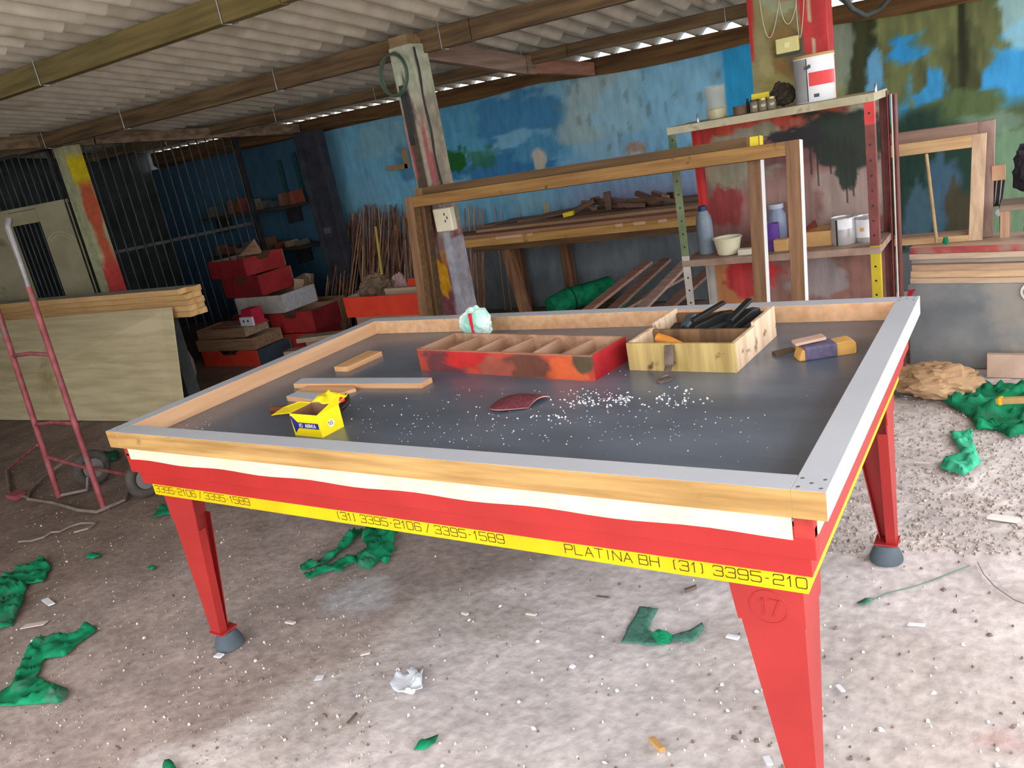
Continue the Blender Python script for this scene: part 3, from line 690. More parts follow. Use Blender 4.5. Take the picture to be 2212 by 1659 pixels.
# white crumbs strewn over the slate
m = MB()
def crumb(x, y, s, z):
    a = random.random()*6.28; c, s2 = math.cos(a)*s, math.sin(a)*s; h = s*random.uniform(.4,1.0)
    m.add([(x-c,y-s2,z),(x+s2,y-c,z),(x+c*.8,y+s2*.8,z),(x-s2,y+c,z),(x-c*.5,y-s2*.5,z+h),(x+s2*.5,y-c*.5,z+h),(x+c*.5,y+s2*.4,z+h),(x-s2*.5,y+c*.5,z+h)],
          [(4,5,6,7),(0,1,5,4),(1,2,6,5),(2,3,7,6),(3,0,4,7)])
def scatter(n, px, py, sx, sy, s0, s1):
    for _ in range(n):
        p = bed(random.gauss(px,sx), random.gauss(py,sy))
        if .075 < p.x < LX-.075 and .075 < p.y < WY-.075: crumb(p.x, p.y, random.uniform(s0,s1), ZB+.0003)
scatter(90,1265,865,36,9,.002,.0042); scatter(40,1340,862,18,8,.002,.0045); scatter(46,1460,862,42,12,.002,.0045); scatter(24,1190,905,50,8,.002,.004)
scatter(110,1250,900,190,42,.0010,.0026); scatter(100,1000,930,200,40,.0008,.0022); scatter(50,900,890,130,30,.0010,.003); scatter(50,1450,930,120,30,.0008,.002); scatter(30,420,915,30,10,.0010,.0025)
tag(m.build('foam_crumbs', mat('white_crumbs', (214,216,224), (236,238,244), rough=.8)), 'white crumbs and shavings strewn over the slate bed', 'crumbs', kind='stuff')

# ------------------------------------------------------------------ paint-stained column and what hangs on it
cx0, cx1, cy0, cy1 = -0.580, -0.425, 2.605, 2.765
ztop = zroof(-.5, 2.62) - 0.085
col = thing('painted_column', 'paint-stained concrete column behind the leaning rail frames', 'column', ((cx0+cx1)/2, (cy0+cy1)/2, 0))
o = grid_box((cx0,cy0,0),(cx1,cy1,ztop), 0.016).build('shaft', paintmat('column_paint', rough=.85, noise=.2, scale=22, bump=.4), col)
def fn(P):
    c = np.full((len(P),3), (150,141,123.0)); n1 = fbm(P*np.array((14,14,5)))[:,None]; n2 = fbm(P*np.array((40,40,16))+3)[:,None]
    c = c*(.8+.4*n2); xf = (P[:,0]-cx0)/(cx1-cx0); z = P[:,2]; P2 = np.stack([xf, z], 1)
    front = (P[:,1] < cy0+.02)[:,None]
    up = np.clip((z-1.78)*6+(n1[:,0]-.5)*2, 0, 1)[:,None]; c = c*(1-up)+np.array((176,180,156.0))*(.9+.2*n2)*up
    q = blob(c, P2, (.42,1.48), .40, .40, (78,66,54), seed=1, nsc=1.6); c = np.where(front, q, c)
    q = blob(c, P2, (.40,1.85), .13, .16, (58,58,56), seed=2, wob=.2); c = np.where(front, q, c)
    q = blob(c, P2, (.08,1.6), .08, .22, (158,70,72), seed=3); c = np.where(front, q, c)
    q = blob(c, P2, (.62,1.5), .10, .34, (190,180,162), seed=5, amt=.7); c = np.where(front, q, c)
    q = blob(c, P2, (.9,1.5), .14, .3, (150,88,86), seed=4); c = np.where(front, q, c)
    lo = np.clip((1.16-z)*5+(n1[:,0]-.5)*3, 0, 1)[:,None]; c = c*(1-lo)+np.array((116,68,74.0))*(.8+.4*n2)*lo
    q = blob(c, P2, (.95,.75), .22, .5, (150,150,158), seed=7); c = np.where(front, q, np.where((z<1.05)[:,None], np.array((138,134,140.0))*(.75+.5*n1), c))
    q = blob(c, P2, (.35,.82), .35, .13, (206,150,28), seed=8, wob=.8); c = np.where(front, q, c)
    q = blob(c, P2, (.15,1.12), .3, .12, (132,60,60), seed=9); c = np.where(front, q, c)
    return c
set_paint(o, fn)
MB().box((cx0+.02,cy0-.006,1.63),(cx0+.055,cy0+.002,1.97)).build('slot_plate', mat('slot_dark', (44,46,46), (60,62,60), rough=.8), col)
MB().box((cx0+.01,cy0+.0,ztop),(cx1-.01,cy1,ztop+.055)).build('timber_pad', wood('pad_wood', (120,98,70), (150,126,92), 'x'), col)
# green hose coil on the column head
hc = Vector((cx0+.045, cy0-.045, 2.03)); m = MB()
for k in range(3):
    a0 = k*.35; m.tube([hc+V((.095+.006*k)*math.cos(a+a0), -.012*k+.012*math.sin(a), (.118-.004*k)*math.sin(a+a0)) for a in np.linspace(0,2*math.pi,36,endpoint=False)], .0055, 8, closed=True)
tag(m.build('hose_coil', mat('dark_green_hose', (62,84,66), (84,106,84), rough=.45), smooth=True, base=hc), 'coil of thin green hose hanging at the head of the painted column', 'hose')
MB().tube([hc+V(0,.05,.128), hc+V(0,.0,.115), hc+V(0,-.03,.105)], .006, 8).build('hanging_nail', steel, col)
# cable down the right side of the column to the socket box
m = MB(); m.tube([(cx1+.008, cy0+.03, ztop-.02+0)]+[(cx1+.008+.006*math.sin(k*1.3), cy0+.03, ztop-.06-k*.07) for k in range(12)]+[(cx1+.01,cy0+.0,1.27)], .006, 8)
tag(m.build('power_cable', mat('black_cable', (34,34,36), (50,50,52)), base=(cx1,cy0,1.3), smooth=True), 'black cable running down the right edge of the painted column', 'cable')
so = thing('socket_box', 'cream plastic socket box mounted on the right edge of the painted column', 'socket', (cx1-.01, cy0-.03, 1.12))
crm = mat('cream_plastic', (206,196,168), (220,212,186), rough=.4)
MB().box((cx1-.035,cy0-.055,1.105),(cx1+.095,cy0-.004,1.245)).build('housing', crm, so, bevel=.008)
MB().box((cx1-.037,cy0-.052,1.107),(cx1-.005,cy0-.004,1.243)).build('red_side', mat('socket_red', (176,44,44), (190,52,50), rough=.4), so, bevel=.003)
m = MB(); [m.box((cx1+.045+dx,cy0-.057,1.16+dz),(cx1+.052+dx,cy0-.0545,1.175+dz)) for dx, dz in ((0,0),(.016,.018),(0,.04))]; m.build('socket_holes', black, so)
MB().lathe([(.025,0),(.03,.012),(.022,.05),(.010,.056)], (cx1-.085,cy0-.004,1.295), 14, axis=(0,-1,.2)).build('metal_cap', steel, so, smooth=True)

# rafter from the column to the mural wall, spliced near its far end
rt = thing('rafter', 'pinkish-grey rafter running from the painted column to the mural wall', 'rafter', (-.6, 2.85, 2.1))
raf = wood('grey_rafter', (128,106,92), (158,134,118), 'y', 2.0, rough=.85, bump=.25)
A = at(892,103,y=2.85); B = at(1131,142,y=4.05); Cc = at(1278,150,y=4.93)
MB().beam(A, B, .06, .125).build('beam', raf, rt, bevel=.003)
d = (Cc-B).normalized()
MB().beam(B+d*.07+V(.0,0,-.004), Cc, .06, .10).build('beam', wood('pink_rafter', (138,94,78), (164,118,98), 'y', 2.0, rough=.85), rt, bevel=.003)
MB().beam(B-d*.01+V(.02,0,0), B+d*.09+V(.02,0,0), .05, .13).build('splice_block', timbery, rt)

# ------------------------------------------------------------------ barred store on the left
bA = Vector((-4.9, 2.49, 0)); bB = Vector((-3.87, 4.97, 0)); bd = (bB-bA).normalized()
def bar_pt(y): return bA + (bB-bA)*((y-bA.y)/(bB.y-bA.y))
greyw = wood('grey_beam', (104,88,68), (136,118,94), 'y', 2.0, rough=.9, bump=.25)
zl = lambda y: min(2.30 - (y-2.49)*.108, zroof(bar_pt(y).x, y)-.05)
t = thing('head_beam', 'grey timber beam along the top of the barred store', 'beam', bar_pt(3.6))
p0 = bar_pt(1.9); p1 = bar_pt(4.95)
MB().beam(p0+V(0,0,zl(1.9)-.0), bar_pt(3.15)+V(0,0,zl(3.15)), .07, .12).build('beam', greyw, t, bevel=.004)
MB().beam(bar_pt(3.16)+V(0,0,zl(3.16)-.006), p1+V(0,0,zl(4.95)), .07, .10).build('beam', timbery, t, bevel=.004)
# painted concrete post
pp_ = bar_pt(2.93); px_, py_ = pp_.x, pp_.y; ph = zl(2.93)-.062
t = thing('gate_post', 'pale concrete post splashed with red and yellow paint, at the barred gate', 'post', (px_, py_, 0))
o = grid_box((px_-.08,py_-.08,0),(px_+.08,py_+.08,ph), .02).build('shaft', paintmat('post_paint', rough=.85, noise=.15, scale=20), t)
def fn(P):
    c = np.full((len(P),3), (168,168,132.0))*(.85+.3*fbm(P*np.array((20,20,6)))[:,None]); z = P[:,2]; n1 = fbm(P*np.array((9,9,5))+2)
    rt_ = (P[:,0] > px_+.079); q = np.clip((1.0+(n1-.5)*1.3-np.abs((P[:,1]-py_)/.07))*3, 0, 1)*(z<1.9)*(z>.95)
    c = np.where(rt_[:,None], c*(1-q[:,None])+np.array((188,92,62.0))*q[:,None], c)
    y_ = rt_*np.clip((.16-np.abs(z-1.98))*12, 0, 1); c = c*(1-y_[:,None])+np.array((206,184,30.0))*y_[:,None]
    lo = rt_*np.clip((1.2-z)*6, 0, 1); c = c*(1-lo[:,None])+np.array((188,66,62.0))*lo[:,None]
    return c
set_paint(o, fn)
# bars of the store, right of the post
fence = thing('barred_screen', 'screen of thin steel bars closing the dark store, right of the painted post', 'barred screen', bar_pt(3.6))
barm = mat('bar_steel', (44,50,54), (66,72,74), rough=.5, metal=.3)
for i in range(17):
    y = 3.06 + i*(4.28-3.06)/16; q = bar_pt(y)
    MB().tube([q+V(0,0,.03), q+V(0,0,zl(y)-.055)], .008, 8).build('bar', barm, fence, smooth=True)
for z in (.06, 1.2): MB().beam(bar_pt(3.04)+V(-.012,0,z), bar_pt(4.29)+V(-.012,0,z), .008, .03).build('cross_rail', darksteel, fence)
q = bar_pt(4.31); MB().beam(q+V(0,0,0), q+V(0,0,zl(4.31)-.05), .06, .05, up=(1,0,0)).build('jamb', darksteel, fence, bevel=.003)
# sliding gate post next to the opening
gp = thing('door_jamb', 'tall dark steel jamb at the right side of the store opening', 'jamb', (-3.42,4.72,0))
dkj = mat('jamb_dark', (42,44,50), (58,60,66), rough=.6)
MB().box((-3.60,4.66,0),(-3.35,4.72,1.97)).build('leaf', dkj, gp, bevel=.004)
MB().box((-3.62,4.60,0),(-3.57,4.74,1.985)).build('channel', dkj, gp, bevel=.003)
MB().box((-3.37,4.63,0),(-3.33,4.74,1.97)).build('channel', dkj, gp, bevel=.003)
MB().box((-3.56,4.64,.96),(-3.48,4.66,1.02)).build('lock', steel, gp, bevel=.003)
# metal gate with bars above beige sheets, left of the post
gA = Vector((-6.1,2.40,0)); gB = Vector((-4.86,2.86,0)); gdir = (gB-gA).normalized()
gt = thing('metal_gate', 'beige sheet-metal gate with steel bars on top, left of the painted post', 'gate', gA.lerp(gB,.5))
bei = mat('beige_sheet', (148,140,112), (164,156,128), rough=.6, scale=5, c3=(112,104,80), s3=4, t3=.62)
def gp_(u, z): return gA.lerp(gB, u)+V(0,0,z)
gn = Vector((gdir.y, -gdir.x, 0))
def gpanel(u0, u1, z0, z1, nm='sheet_panel', dd=0.0, mt=bei):
    m = MB(); m.prism([gp_(u0,z0)+gn*dd, gp_(u1,z0)+gn*dd, gp_(u1,z1)+gn*dd, gp_(u0,z1)+gn*dd], gn*.012); return m.build(nm, mt, gt)
def u_of(px, py):    # place on the gate plane seen at a photo point
    d = ray(px, py); n_ = np.array((gn.x, gn.y, 0)); k = n_.dot(np.array(gA)-CAM)/n_.dot(d); w = CAM+d*k
    return (Vector(w)-gA).dot(gdir)/(gB-gA).length, w[2]
ua, za = u_of(82,460); ub, _z = u_of(160,432); uc, zc = u_of(80,440); ud, zd_ = u_of(28,490)
zt = u_of(82,445)[1]
gpanel(ua, 1.0, .05, zt); gpanel(0, ud, .05, zt); gpanel(ud, ua, zt-.14, zt-.02, dd=.01); gpanel(ud, ua, .05, .72)
for u0 in (0, .985): MB().beam(gp_(u0,.03), gp_(u0,2.22), .03, .03, up=(1,0,0)).build('stile', darksteel, gt)
for z in (zt, 2.2): MB().beam(gp_(0,z), gp_(1,z), .03, .03).build('gate_rail', bei if z < 2 else darksteel, gt)
for i in range(17):
    u0 = .03+i*.058; MB().tube([gp_(u0,zt), gp_(u0,2.2)], .0075, 8).build('bar', barm, gt, smooth=True)
for i in range(6):
    u0 = ud+(ua-ud)*(i+.5)/6; MB().tube([gp_(u0,.7), gp_(u0,zt-.1)], .0075, 8).build('bar', barm, gt, smooth=True)
w = u_of(130,508); cc = gp_(w[0], w[1]-.12)+gn*.014; m = MB()
for r_ in (.17,.135):
    m.tube([cc+gdir*(r_*math.cos(a))+V(0,0,r_*.9*math.sin(a)) for a in np.linspace(.5,2.5,14)], .004, 6)
for dd in (-.0,): m.build('scrape_mark', mat('scrape_white', (176,170,150)), gt)
# shelves with clutter at the back of the store
for k, (za, ya) in enumerate(((1.30,4.99),(.86,4.99))):
    t = thing('wall_shelf', ('upper' if k == 0 else 'lower')+' dark shelf with odds and ends on the teal wall of the store', 'shelf', (-4.6,4.85,za), 0, 'shelves in the store')
    MB().box((-5.6,4.70,za-.03),(-3.95,ya,za)).build('board', wood('dark_shelf', (52,44,36),(70,60,48),'x'), t)
    for xx in (-5.4,-4.2): MB().box((xx-.02,4.8,za-.2),(xx+.02,ya,za-.03)).build('bracket', darksteel, t)
clut = [mat('clutter_%d' % i, c, rough=.8) for i, c in enumerate(((104,72,54),(88,84,76),(120,60,44),(60,72,76),(130,112,88)))]
for k in range(18):
    za = 1.30 if k % 2 else .86; x = -5.5+k*.085; hgt = random.uniform(.05,.16)
    o = MB().prism([(x,4.74,za),(x+.075,4.74,za),(x+.06,4.74,za+hgt),(x+.01,4.74,za+hgt*.9)], (0,.16,0)).build('stored_box', clut[k % 5], base=(x,4.74,za), bevel=.006)
    tag(o, ('small worn box on the %s shelf of the dark store' % ('upper' if k % 2 else 'lower')), 'box', 'boxes on the %s store shelf' % ('upper' if k % 2 else 'lower'))
for k, (xa, ya) in enumerate(((600,345),(632,330))):
    w = at(xa, ya, y=4.97); w2 = at(xa+28, ya+120, y=4.97)
    o = MB().beam(w, (w.x, 4.97, 1.31), .05, .02, up=(0,-1,0)).build('upright_board', mat('dark_teal', (24,62,64), (34,74,74), rough=.7), base=(w.x,4.97,1.31))
    tag(o, ('left' if k == 0 else 'right')+' of two dark teal uprights on the wall above the store shelf', 'board')

# ------------------------------------------------------------------ boards, plywood and hand truck on the left
fr = [at(394.6,624,y=2.2), at(412,685,y=2.2)]; xe = fr[0].x; ztp = fr[0].z; zbt = fr[1].z
bk = at(431,613,x=xe); yd = bk.y-2.2
ph_ = MB().box((-5.9,2.22,0),(-2.95,2.2+yd-.02,zbt-.002)); struct(ph_.build('trim_2', wallm))
bwood = [wood('board_%d' % i, c, [min(255,q+22) for q in c], 'x', 2.4) for i, c in enumerate(((196,154,98),(206,164,108),(188,146,92)))]
rows = 5; hh = (ztp-zbt)/rows
for c_ in range(2):
    for r_ in range(rows):
        x1 = xe + random.uniform(-.012,.012) - (.06 if (r_ == rows-1 and c_ == 0) else 0); x0 = -5.85+random.uniform(-.1,.1)
        y0 = 2.2+c_*yd/2; z0 = zbt+r_*hh
        top = (r_ == rows-1)
        o = MB().box((x0,y0+.001,z0+.0006),(x1,y0+yd/2-.001,z0+hh-.0006), (0,1 if top else 0,0,0,0,0)).build('lumber_board', [bwood[(r_+c_) % 3], mat('dusty_top', (150,146,138), (168,164,156))], base=(x1,y0,z0), bevel=.0015)
        nm = ('bottom','second from bottom','middle','second from top','top')[r_]
        tag(o, '%s board in the %s row of the long lumber stack at the left' % (nm, 'front' if c_ == 0 else 'rear'), 'board', 'boards of the lumber stack')
tr = at(345,672,y=2.06); br_ = at(404,911,z=0); tlp = at(0,705,y=2.0)
p = [Vector((br_.x,br_.y,0.002)), Vector((tr.x-.0,2.165,tr.z)), Vector((-6.2,2.13,tr.z-.03)), Vector((-6.2,1.66,.002))]
m = MB(); n_ = (p[1]-p[0]).cross(p[2]-p[0]).normalized(); n_ = n_ if n_.y < 0 else -n_; m.prism(p, -n_*-.010)
o = m.build('plywood_sheet', wood('plywood', (184,168,130), (212,196,158), 'x', 1.2, rough=.6, c3=(160,140,100), s3=1.6, t3=.63), base=p[0]); tag(o, 'large pale plywood sheet leaning under the lumber stack', 'plywood sheet')

ht = thing('hand_truck', 'old dusty red tubular hand truck standing left of the table', 'hand truck', (-2.06,.78,0))
rr = mat('faded_red', (126,56,60), (160,84,88), rough=.5, scale=14, c3=(110,96,90), s3=9, t3=.6)
gg = mat('bare_tube', (104,100,98), (140,136,134), rough=.4, metal=.4); dust = mat('dusty_tube', (110,94,90), (136,118,112), rough=.7, scale=10)
def rail(base, top_px, ytop, graytop, nm='upright'):
    b = at(*base, z=0.012); tp = at(*top_px, y=ytop)
    m = MB(); mid = b.lerp(tp, graytop); m.tube([b, mid], .0165, 12); o = m.build(nm, rr, ht, smooth=True)
    if graytop < 1: MB().tube([mid, tp, tp+V(.0,.02,.04)], .0165, 12).build('grip_tube', gg, o, smooth=True)
    return b, tp
b1, t1 = rail((224,1098), (18,490), .84, .80); b2, t2 = rail((128,1074), (-55,520), .86, .9)
def on(b, t, k): return b.lerp(t, k)
for py in (755, 905):
    k1 = (1098-py)/(1098-490); k2 = (1074-py-3)/(1074-520)
    p, q = on(b1,t1,k1), on(b2,t2,k2); m = MB(); m.tube([q, q.lerp(p,.5)+V(0,.0,.012), p], .011, 10); m.build('cross_bar', rr, ht, smooth=True)
m = MB(); m.tube([on(b2,t2,.17), on(b1,t1,.15)], .010, 8); m.build('cross_bar', rr, ht, smooth=True)
lp = [at(60,1078,z=.012), at(115,1086,z=.012), at(170,1102,z=.012), at(210,1106,z=.012), at(232,1096,z=.012), at(268,1080,z=.012), at(279,1060,z=.012), at(281,1035,z=.03)]
MB().tube(lp, .010, 8).build('toe_loop', dust, ht, smooth=True)
lp = [at(60,1078,z=.012), at(64,1062,z=.012), at(90,1034,z=.012), at(120,1012,z=.03), at(160,980,z=.06)]
MB().tube(lp, .009, 8).build('toe_loop', dust, ht, smooth=True)
MB().tube([on(b2,t2,.0)+V(0,0,.01), at(188,1058,z=.02), at(190,1030,z=.10)], .010, 8).build('brace', dust, ht, smooth=True)
wl = at(193,1010,z=.115); wr = at(312,1032,z=.115)
MB().tube([wl, wr], .011, 10).build('axle', rr, ht, smooth=True)
def wheel(c):
    ax = (wr-wl).normalized()
    m = MB(); m.tube([Vector(c)+ (Matrix.Rotation(a, 3, ax) @ V(0,0,.085)) for a in np.linspace(0,2*math.pi,28,endpoint=False)], .030, 12, closed=True)
    w = m.build('wheel', mat('dusty_tyre', (64,60,56), (86,80,74), rough=.9, scale=14), ht, smooth=True)
    MB().lathe([(.062,-.022),(.058,-.012),(.02,-.018),(.02,.018),(.058,.012),(.062,.022)], c, 22, axis=ax).build('rim', mat('rim_grey', (108,100,98), (130,122,118), rough=.5), w)
wheel(wl-(wr-wl).normalized()*-.03); wheel(wr)
MB().tube([at(80,962,z=.30), at(14,1016,z=.012)], .008, 8).build('prop', rr, ht, smooth=True)
MB().tube([at(14,1016,z=.012), at(22,1066,z=.012), at(60,1074,z=.014)], .010, 8).build('prop', dust, ht, smooth=True)
MB().box(at(14,1078,z=.002), at(56,1062,z=.03)).build('toe_plate', rr, ht)

# ------------------------------------------------------------------ pile of drawers
dred = mat('drawer_red', (150,40,44), (172,50,50), rough=.5, scale=8); dred2 = mat('drawer_dark_red', (112,26,32), (134,34,38), rough=.5, scale=8)
dor = mat('drawer_orange_red', (196,56,36), (212,66,44), rough=.5, scale=8); dgrey = mat('drawer_grey', (170,162,156), (192,184,178), rough=.7, scale=10)
dtan = wood('drawer_tan', (128,96,74), (158,124,98), 'x', 2.4); dbei = wood('drawer_beige', (150,128,104), (176,154,130), 'x', 2.4); dblue = mat('drawer_blue_grey', (52,60,72), (66,74,88), rough=.6)
def drawer(label, x, y, z, lx, ly, h, rot, mf, ms, notch=None, tilt=(0,0), mi_=None, name='drawer', cat='drawer', group=None):
    """open box; x,y,z = near right bottom corner, lx to the left, ly to the back"""
    t = thing(name, label, cat, (x,y,z), rot, group); t.rotation_euler = (tilt[0], tilt[1], rot); T = .012; mi_ = mi_ or dtan
    def pan(nm, poly, e, mt): m = MB(); m.prism(poly, e); return m.build(nm, mt, t, local=True)
    def face(nm, f, e, mt, nt):
        if nt: pts = [f(0,0),f(1,0),f(1,h),f(.68,h),f(.62,h*.72),f(.38,h*.72),f(.32,h),f(0,h)]
        else: pts = [f(0,0),f(1,0),f(1,h),f(0,h)]
        pan(nm, pts, e, mt)
    face('front_panel', lambda u, w: (-lx+lx*u,0,w), (0,T,0), mf, notch == 'front')
    face('back_panel', lambda u, w: (-lx+lx*u,ly-T,w), (0,T,0), mi_, False)
    face('side_panel', lambda u, w: (0,T+(ly-2*T)*u,w), (-T,0,0), ms, notch == 'side')
    face('side_panel', lambda u, w: (-lx,T+(ly-2*T)*u,w), (T,0,0), mi_, False)
    m = MB(); m.box((-lx+T,T,.004),(-T,ly-T,.012)); m.build('bottom', mi_, t, local=True)
    return t
def corner(px, py, y): return at(px, py, y=y)
# bottom layer on the floor
drawer('red drawer at the bottom front of the pile, its blue-grey end facing the table', -3.33,3.24,0, .80,.42,.15,.0, dor, dblue, 'front')
drawer('dark red drawer at the bottom right of the pile, partly behind the blue-grey ended one', -3.06,3.72,0, .55,.42,.17,.12, dred, dred2)
drawer('tan bare-wood drawer resting on the bottom front red drawer', -3.36,3.26,.152, .78,.36,.11,.05, dtan, dtan, mi_=dbei)
drawer('brown bare-wood drawer lying on the tan one, low in the pile', -3.50,3.30,.264, .62,.32,.09,.09, dtan, dbei)
drawer('crimson drawer at the right flank of the pile, above the bottom right one', -3.05,3.74,.172, .56,.40,.20,.06, dred, dred2, 'front')
drawer('pinkish-grey drawer with its pale end facing the table, in the middle of the pile', -3.38,3.72,.374, .66,.46,.17,.02, dgrey, mat('drawer_pale', (176,172,176), (196,192,194), rough=.7, scale=30))
drawer('large red drawer with a scooped front, second from the top of the pile', -3.66,3.74,.546, .54,.44,.20,.0, dred2, dred, 'front')
drawer('topmost red drawer of the pile, tipped over the edge with a scooped side', -3.78,3.72,.748, .56,.50,.17,-.04, dred2, dred, 'side', mi_=dtan)
drawer('small beige box with slots standing tilted behind the right side of the pile', at(655,648,y=4.15).x,4.15,.36, .10,.34,.24,.5, dbei, dbei, 'side', tilt=(0,.25), mi_=dbei, name='slotted_box', cat='box')
# props under the higher drawers, mostly hidden
drawer('dark drawer low at the back left of the pile, behind the brown ones', -3.66,3.72,0, .52,.40,.37,.0, dred2, dred2, name='crate', cat='crate')
drawer('dusty dark drawer at the back of the pile under the pinkish-grey one', -3.28,4.14,0, .55,.30,.355,.0, dred2, dtan, name='crate', cat='crate')
m = MB(); q = Vector((-4.1,3.95,.92)); m.prism([q, q+V(.28,.04,.0), q+V(.22,.04,.13)], (0,.02,.02)); tag(m.build('wood_offcut', dtan, base=q), 'triangular wooden offcut poking out of the topmost red drawer', 'wood scrap')
# white block with two holes
m = MB(); m.box((-4.0,3.33,.3545),(-3.38,3.52,.3625)); tag(m.build('loose_board', dtan, base=(-3.7,3.4,.355)), 'thin loose board lying across the brown bare-wood drawer, under the white block', 'board')
e = V(-3.44,0,0); BZ = .009; t = thing('two_hole_block', 'small white block with two dark holes and red top on the pile', 'block', (e.x,3.34,.3625))
MB().box((e.x-.10,3.32,.363),(e.x+.07,3.345,.444)).build('white_face', mat('white_block', (214,214,224), (226,226,232), rough=.5), t, bevel=.002)
MB().prism([(e.x-.10,3.347,.363),(e.x+.07,3.347,.363),(e.x+.07,3.347,.445),(e.x+.05,3.347,.51),(e.x-.08,3.347,.51),(e.x-.10,3.347,.445)], (0,.12,0)).build('red_back', mat('red_block', (176,30,58), (190,38,66), rough=.5), t)
for dx in (-.045,.015): MB().lathe([(.011,0),(.011,.003)], (e.x+dx,3.321,.409), 14, axis=(0,-1,0)).build('hole', black, t)
# wood scraps spilling at the left of the pile
for k in range(9):
    w = Vector((-4.05-random.uniform(0,.55), 3.30+random.uniform(0,.35), .03+.045*k)); a = random.uniform(-.6,.6)
    w.z = .02+.03*(k//2)
    o = MB().beam((0,0,0),(random.uniform(.25,.45)*math.cos(a),random.uniform(.2,.4)*math.sin(a),random.uniform(0,.10)), .06, .03).build('wood_offcut', (dtan,dbei,wood('scrap_pink',(120,84,78),(146,108,100),'x'))[k % 3], base=None)
    o.location = w; tag(o, 'dusty wooden offcut in the heap left of the pile of red drawers', 'wood scrap', 'offcuts heaped beside the drawers')
o = MB().lathe([(.0,0),(.07,.0),(.10,.08),(.105,.2),(.08,.30),(.03,.34),(.0,.345)], (0,0,0), 24).build('white_jug', mat('milky_plastic', (150,146,142), (170,166,160), rough=.5), smooth=True); w = at(384,790,z=0); o.location = (-3.35,2.66,0.004)
o.location = (at(378,740,y=2.75).x, 2.75, .003); tag(o, 'round off-white jug on the floor right behind the plywood sheet', 'jug')
# bare boards lying right of the pile
for k, (x, y, z, L_, a) in enumerate(((-2.55,3.45,.0,.75,.35),(-2.62,3.52,.045,.7,.42),(-2.70,3.40,.09,.62,.30),(-2.55,3.58,.135,.66,.38),(-2.62,3.50,.18,.60,.33))):
    d = V(math.cos(a),math.sin(a),0); p = V(x,y,z+.021)
    o = MB().beam(p-d*L_/2, p+d*L_/2, .13, .040).build('wood_offcut', (dbei,dtan)[k % 2], base=p)
    tag(o, '%s tan plank in the small stack right of the pile of drawers' % ('lowest','second','third','fourth','topmost')[k], 'plank', 'planks stacked right of the drawers')
# big orange-red drawer in front of the rods
drawer('wide orange-red drawer holding scraps, in front of the bundle of wooden rods', -1.02,3.02,.478, .84,.50,.155,.0, dor, dred, mi_=dbei)
drawer('plain brown crate carrying the wide orange-red drawer', -1.04,3.03,0, .74,.46,.476,.0, dtan, dtan, name='crate', cat='crate')
m = MB(); m.box((-1.55,3.16,.50),(-1.02-.02,3.19,.655)); tag(m.build('wood_offcut', dbei, base=(-1.3,3.17,.5)), 'tan slat standing inside the wide orange-red drawer', 'wood scrap')
m = MB(); m.prism([(-1.50,3.24,.50),(-1.06,3.24,.50),(-1.06,3.24,.72),(-1.36,3.24,.70)], (0,.015,0)); tag(m.build('red_offcut', dor, base=(-1.3,3.24,.5)), 'orange-red board sticking up out of the wide orange-red drawer', 'wood scrap')
w = at(812,612,y=3.3); crumple('brown_rag', 'crumpled brown rag lying on the wide orange-red drawer', 'rag', (w.x,3.3,.50), .15,.10,.105, mat('brown_rag', (92,74,58), (120,100,80), rough=.9, scale=10), 9)
w = at(862,616,y=3.35); crumple('paper_lump', 'pale crumpled lump beside the rag on the wide orange-red drawer', 'paper', (w.x,3.36,.50), .05,.05,.10, mat('pink_paper_lump', (150,120,116), (180,150,146), rough=.9), 12)

# ------------------------------------------------------------------ wooden rods against the mural wall
rods = [wood('rod_%d' % i, c, [min(255,q+26) for q in c], 'z', 3) for i, c in enumerate(((116,76,58),(146,102,78),(88,58,46),(172,132,104)))]
def rod(p, q, r, mt, label, grp):
    p = Vector(p); o = MB().tube([p, q], [r, r*.8], 7).build('wooden_rod', mt, base=p, smooth=True); return tag(o, label, 'rod', grp)
for k in range(120):
    px = random.uniform(722,890); py = 440+random.uniform(0,40)+ (14 if px < 770 else 0)
    yb = random.uniform(4.30,4.78); tp = at(px, py, y=4.95-random.uniform(0,.05))
    bx = tp.x + random.uniform(-.10,.16)
    rod((bx, yb, .003), tp, random.uniform(.005,.0095), rods[random.choice((0,0,1,2,2,3))], 'thin brown wooden rod in the dense bundle leaning on the wall behind the orange-red drawer', 'rods in the bundle behind the orange-red drawer')
tp = at(811,490,y=4.25); bp = at(826,602,y=4.1); d = (bp-tp).normalized(); bp = tp+d*((tp.z-.004)/-d.z)
rod(bp, tp, .014, mat('yellow_rod', (176,150,60), (196,170,80), rough=.5), 'single yellow stick standing in front of the brown rods', None)
for k in range(9):
    px = random.uniform(1003,1042); tp = at(px, random.uniform(436,462), y=4.93)
    rod((tp.x+random.uniform(-.05,.05), 4.62, .003), tp, .008, rods[3 if k % 2 else 1], 'slim pale rod behind the left end of the lumber rack', 'rods behind the lumber rack')
for px, py in ((1066,444),(1080,450),(1118,438)):
    tp = at(px, py, y=4.96); rod((tp.x-.05,4.915,.003), tp, .005, rods[3], 'very thin pale rod rising alone behind the rack planks', 'single rods behind the rack planks')
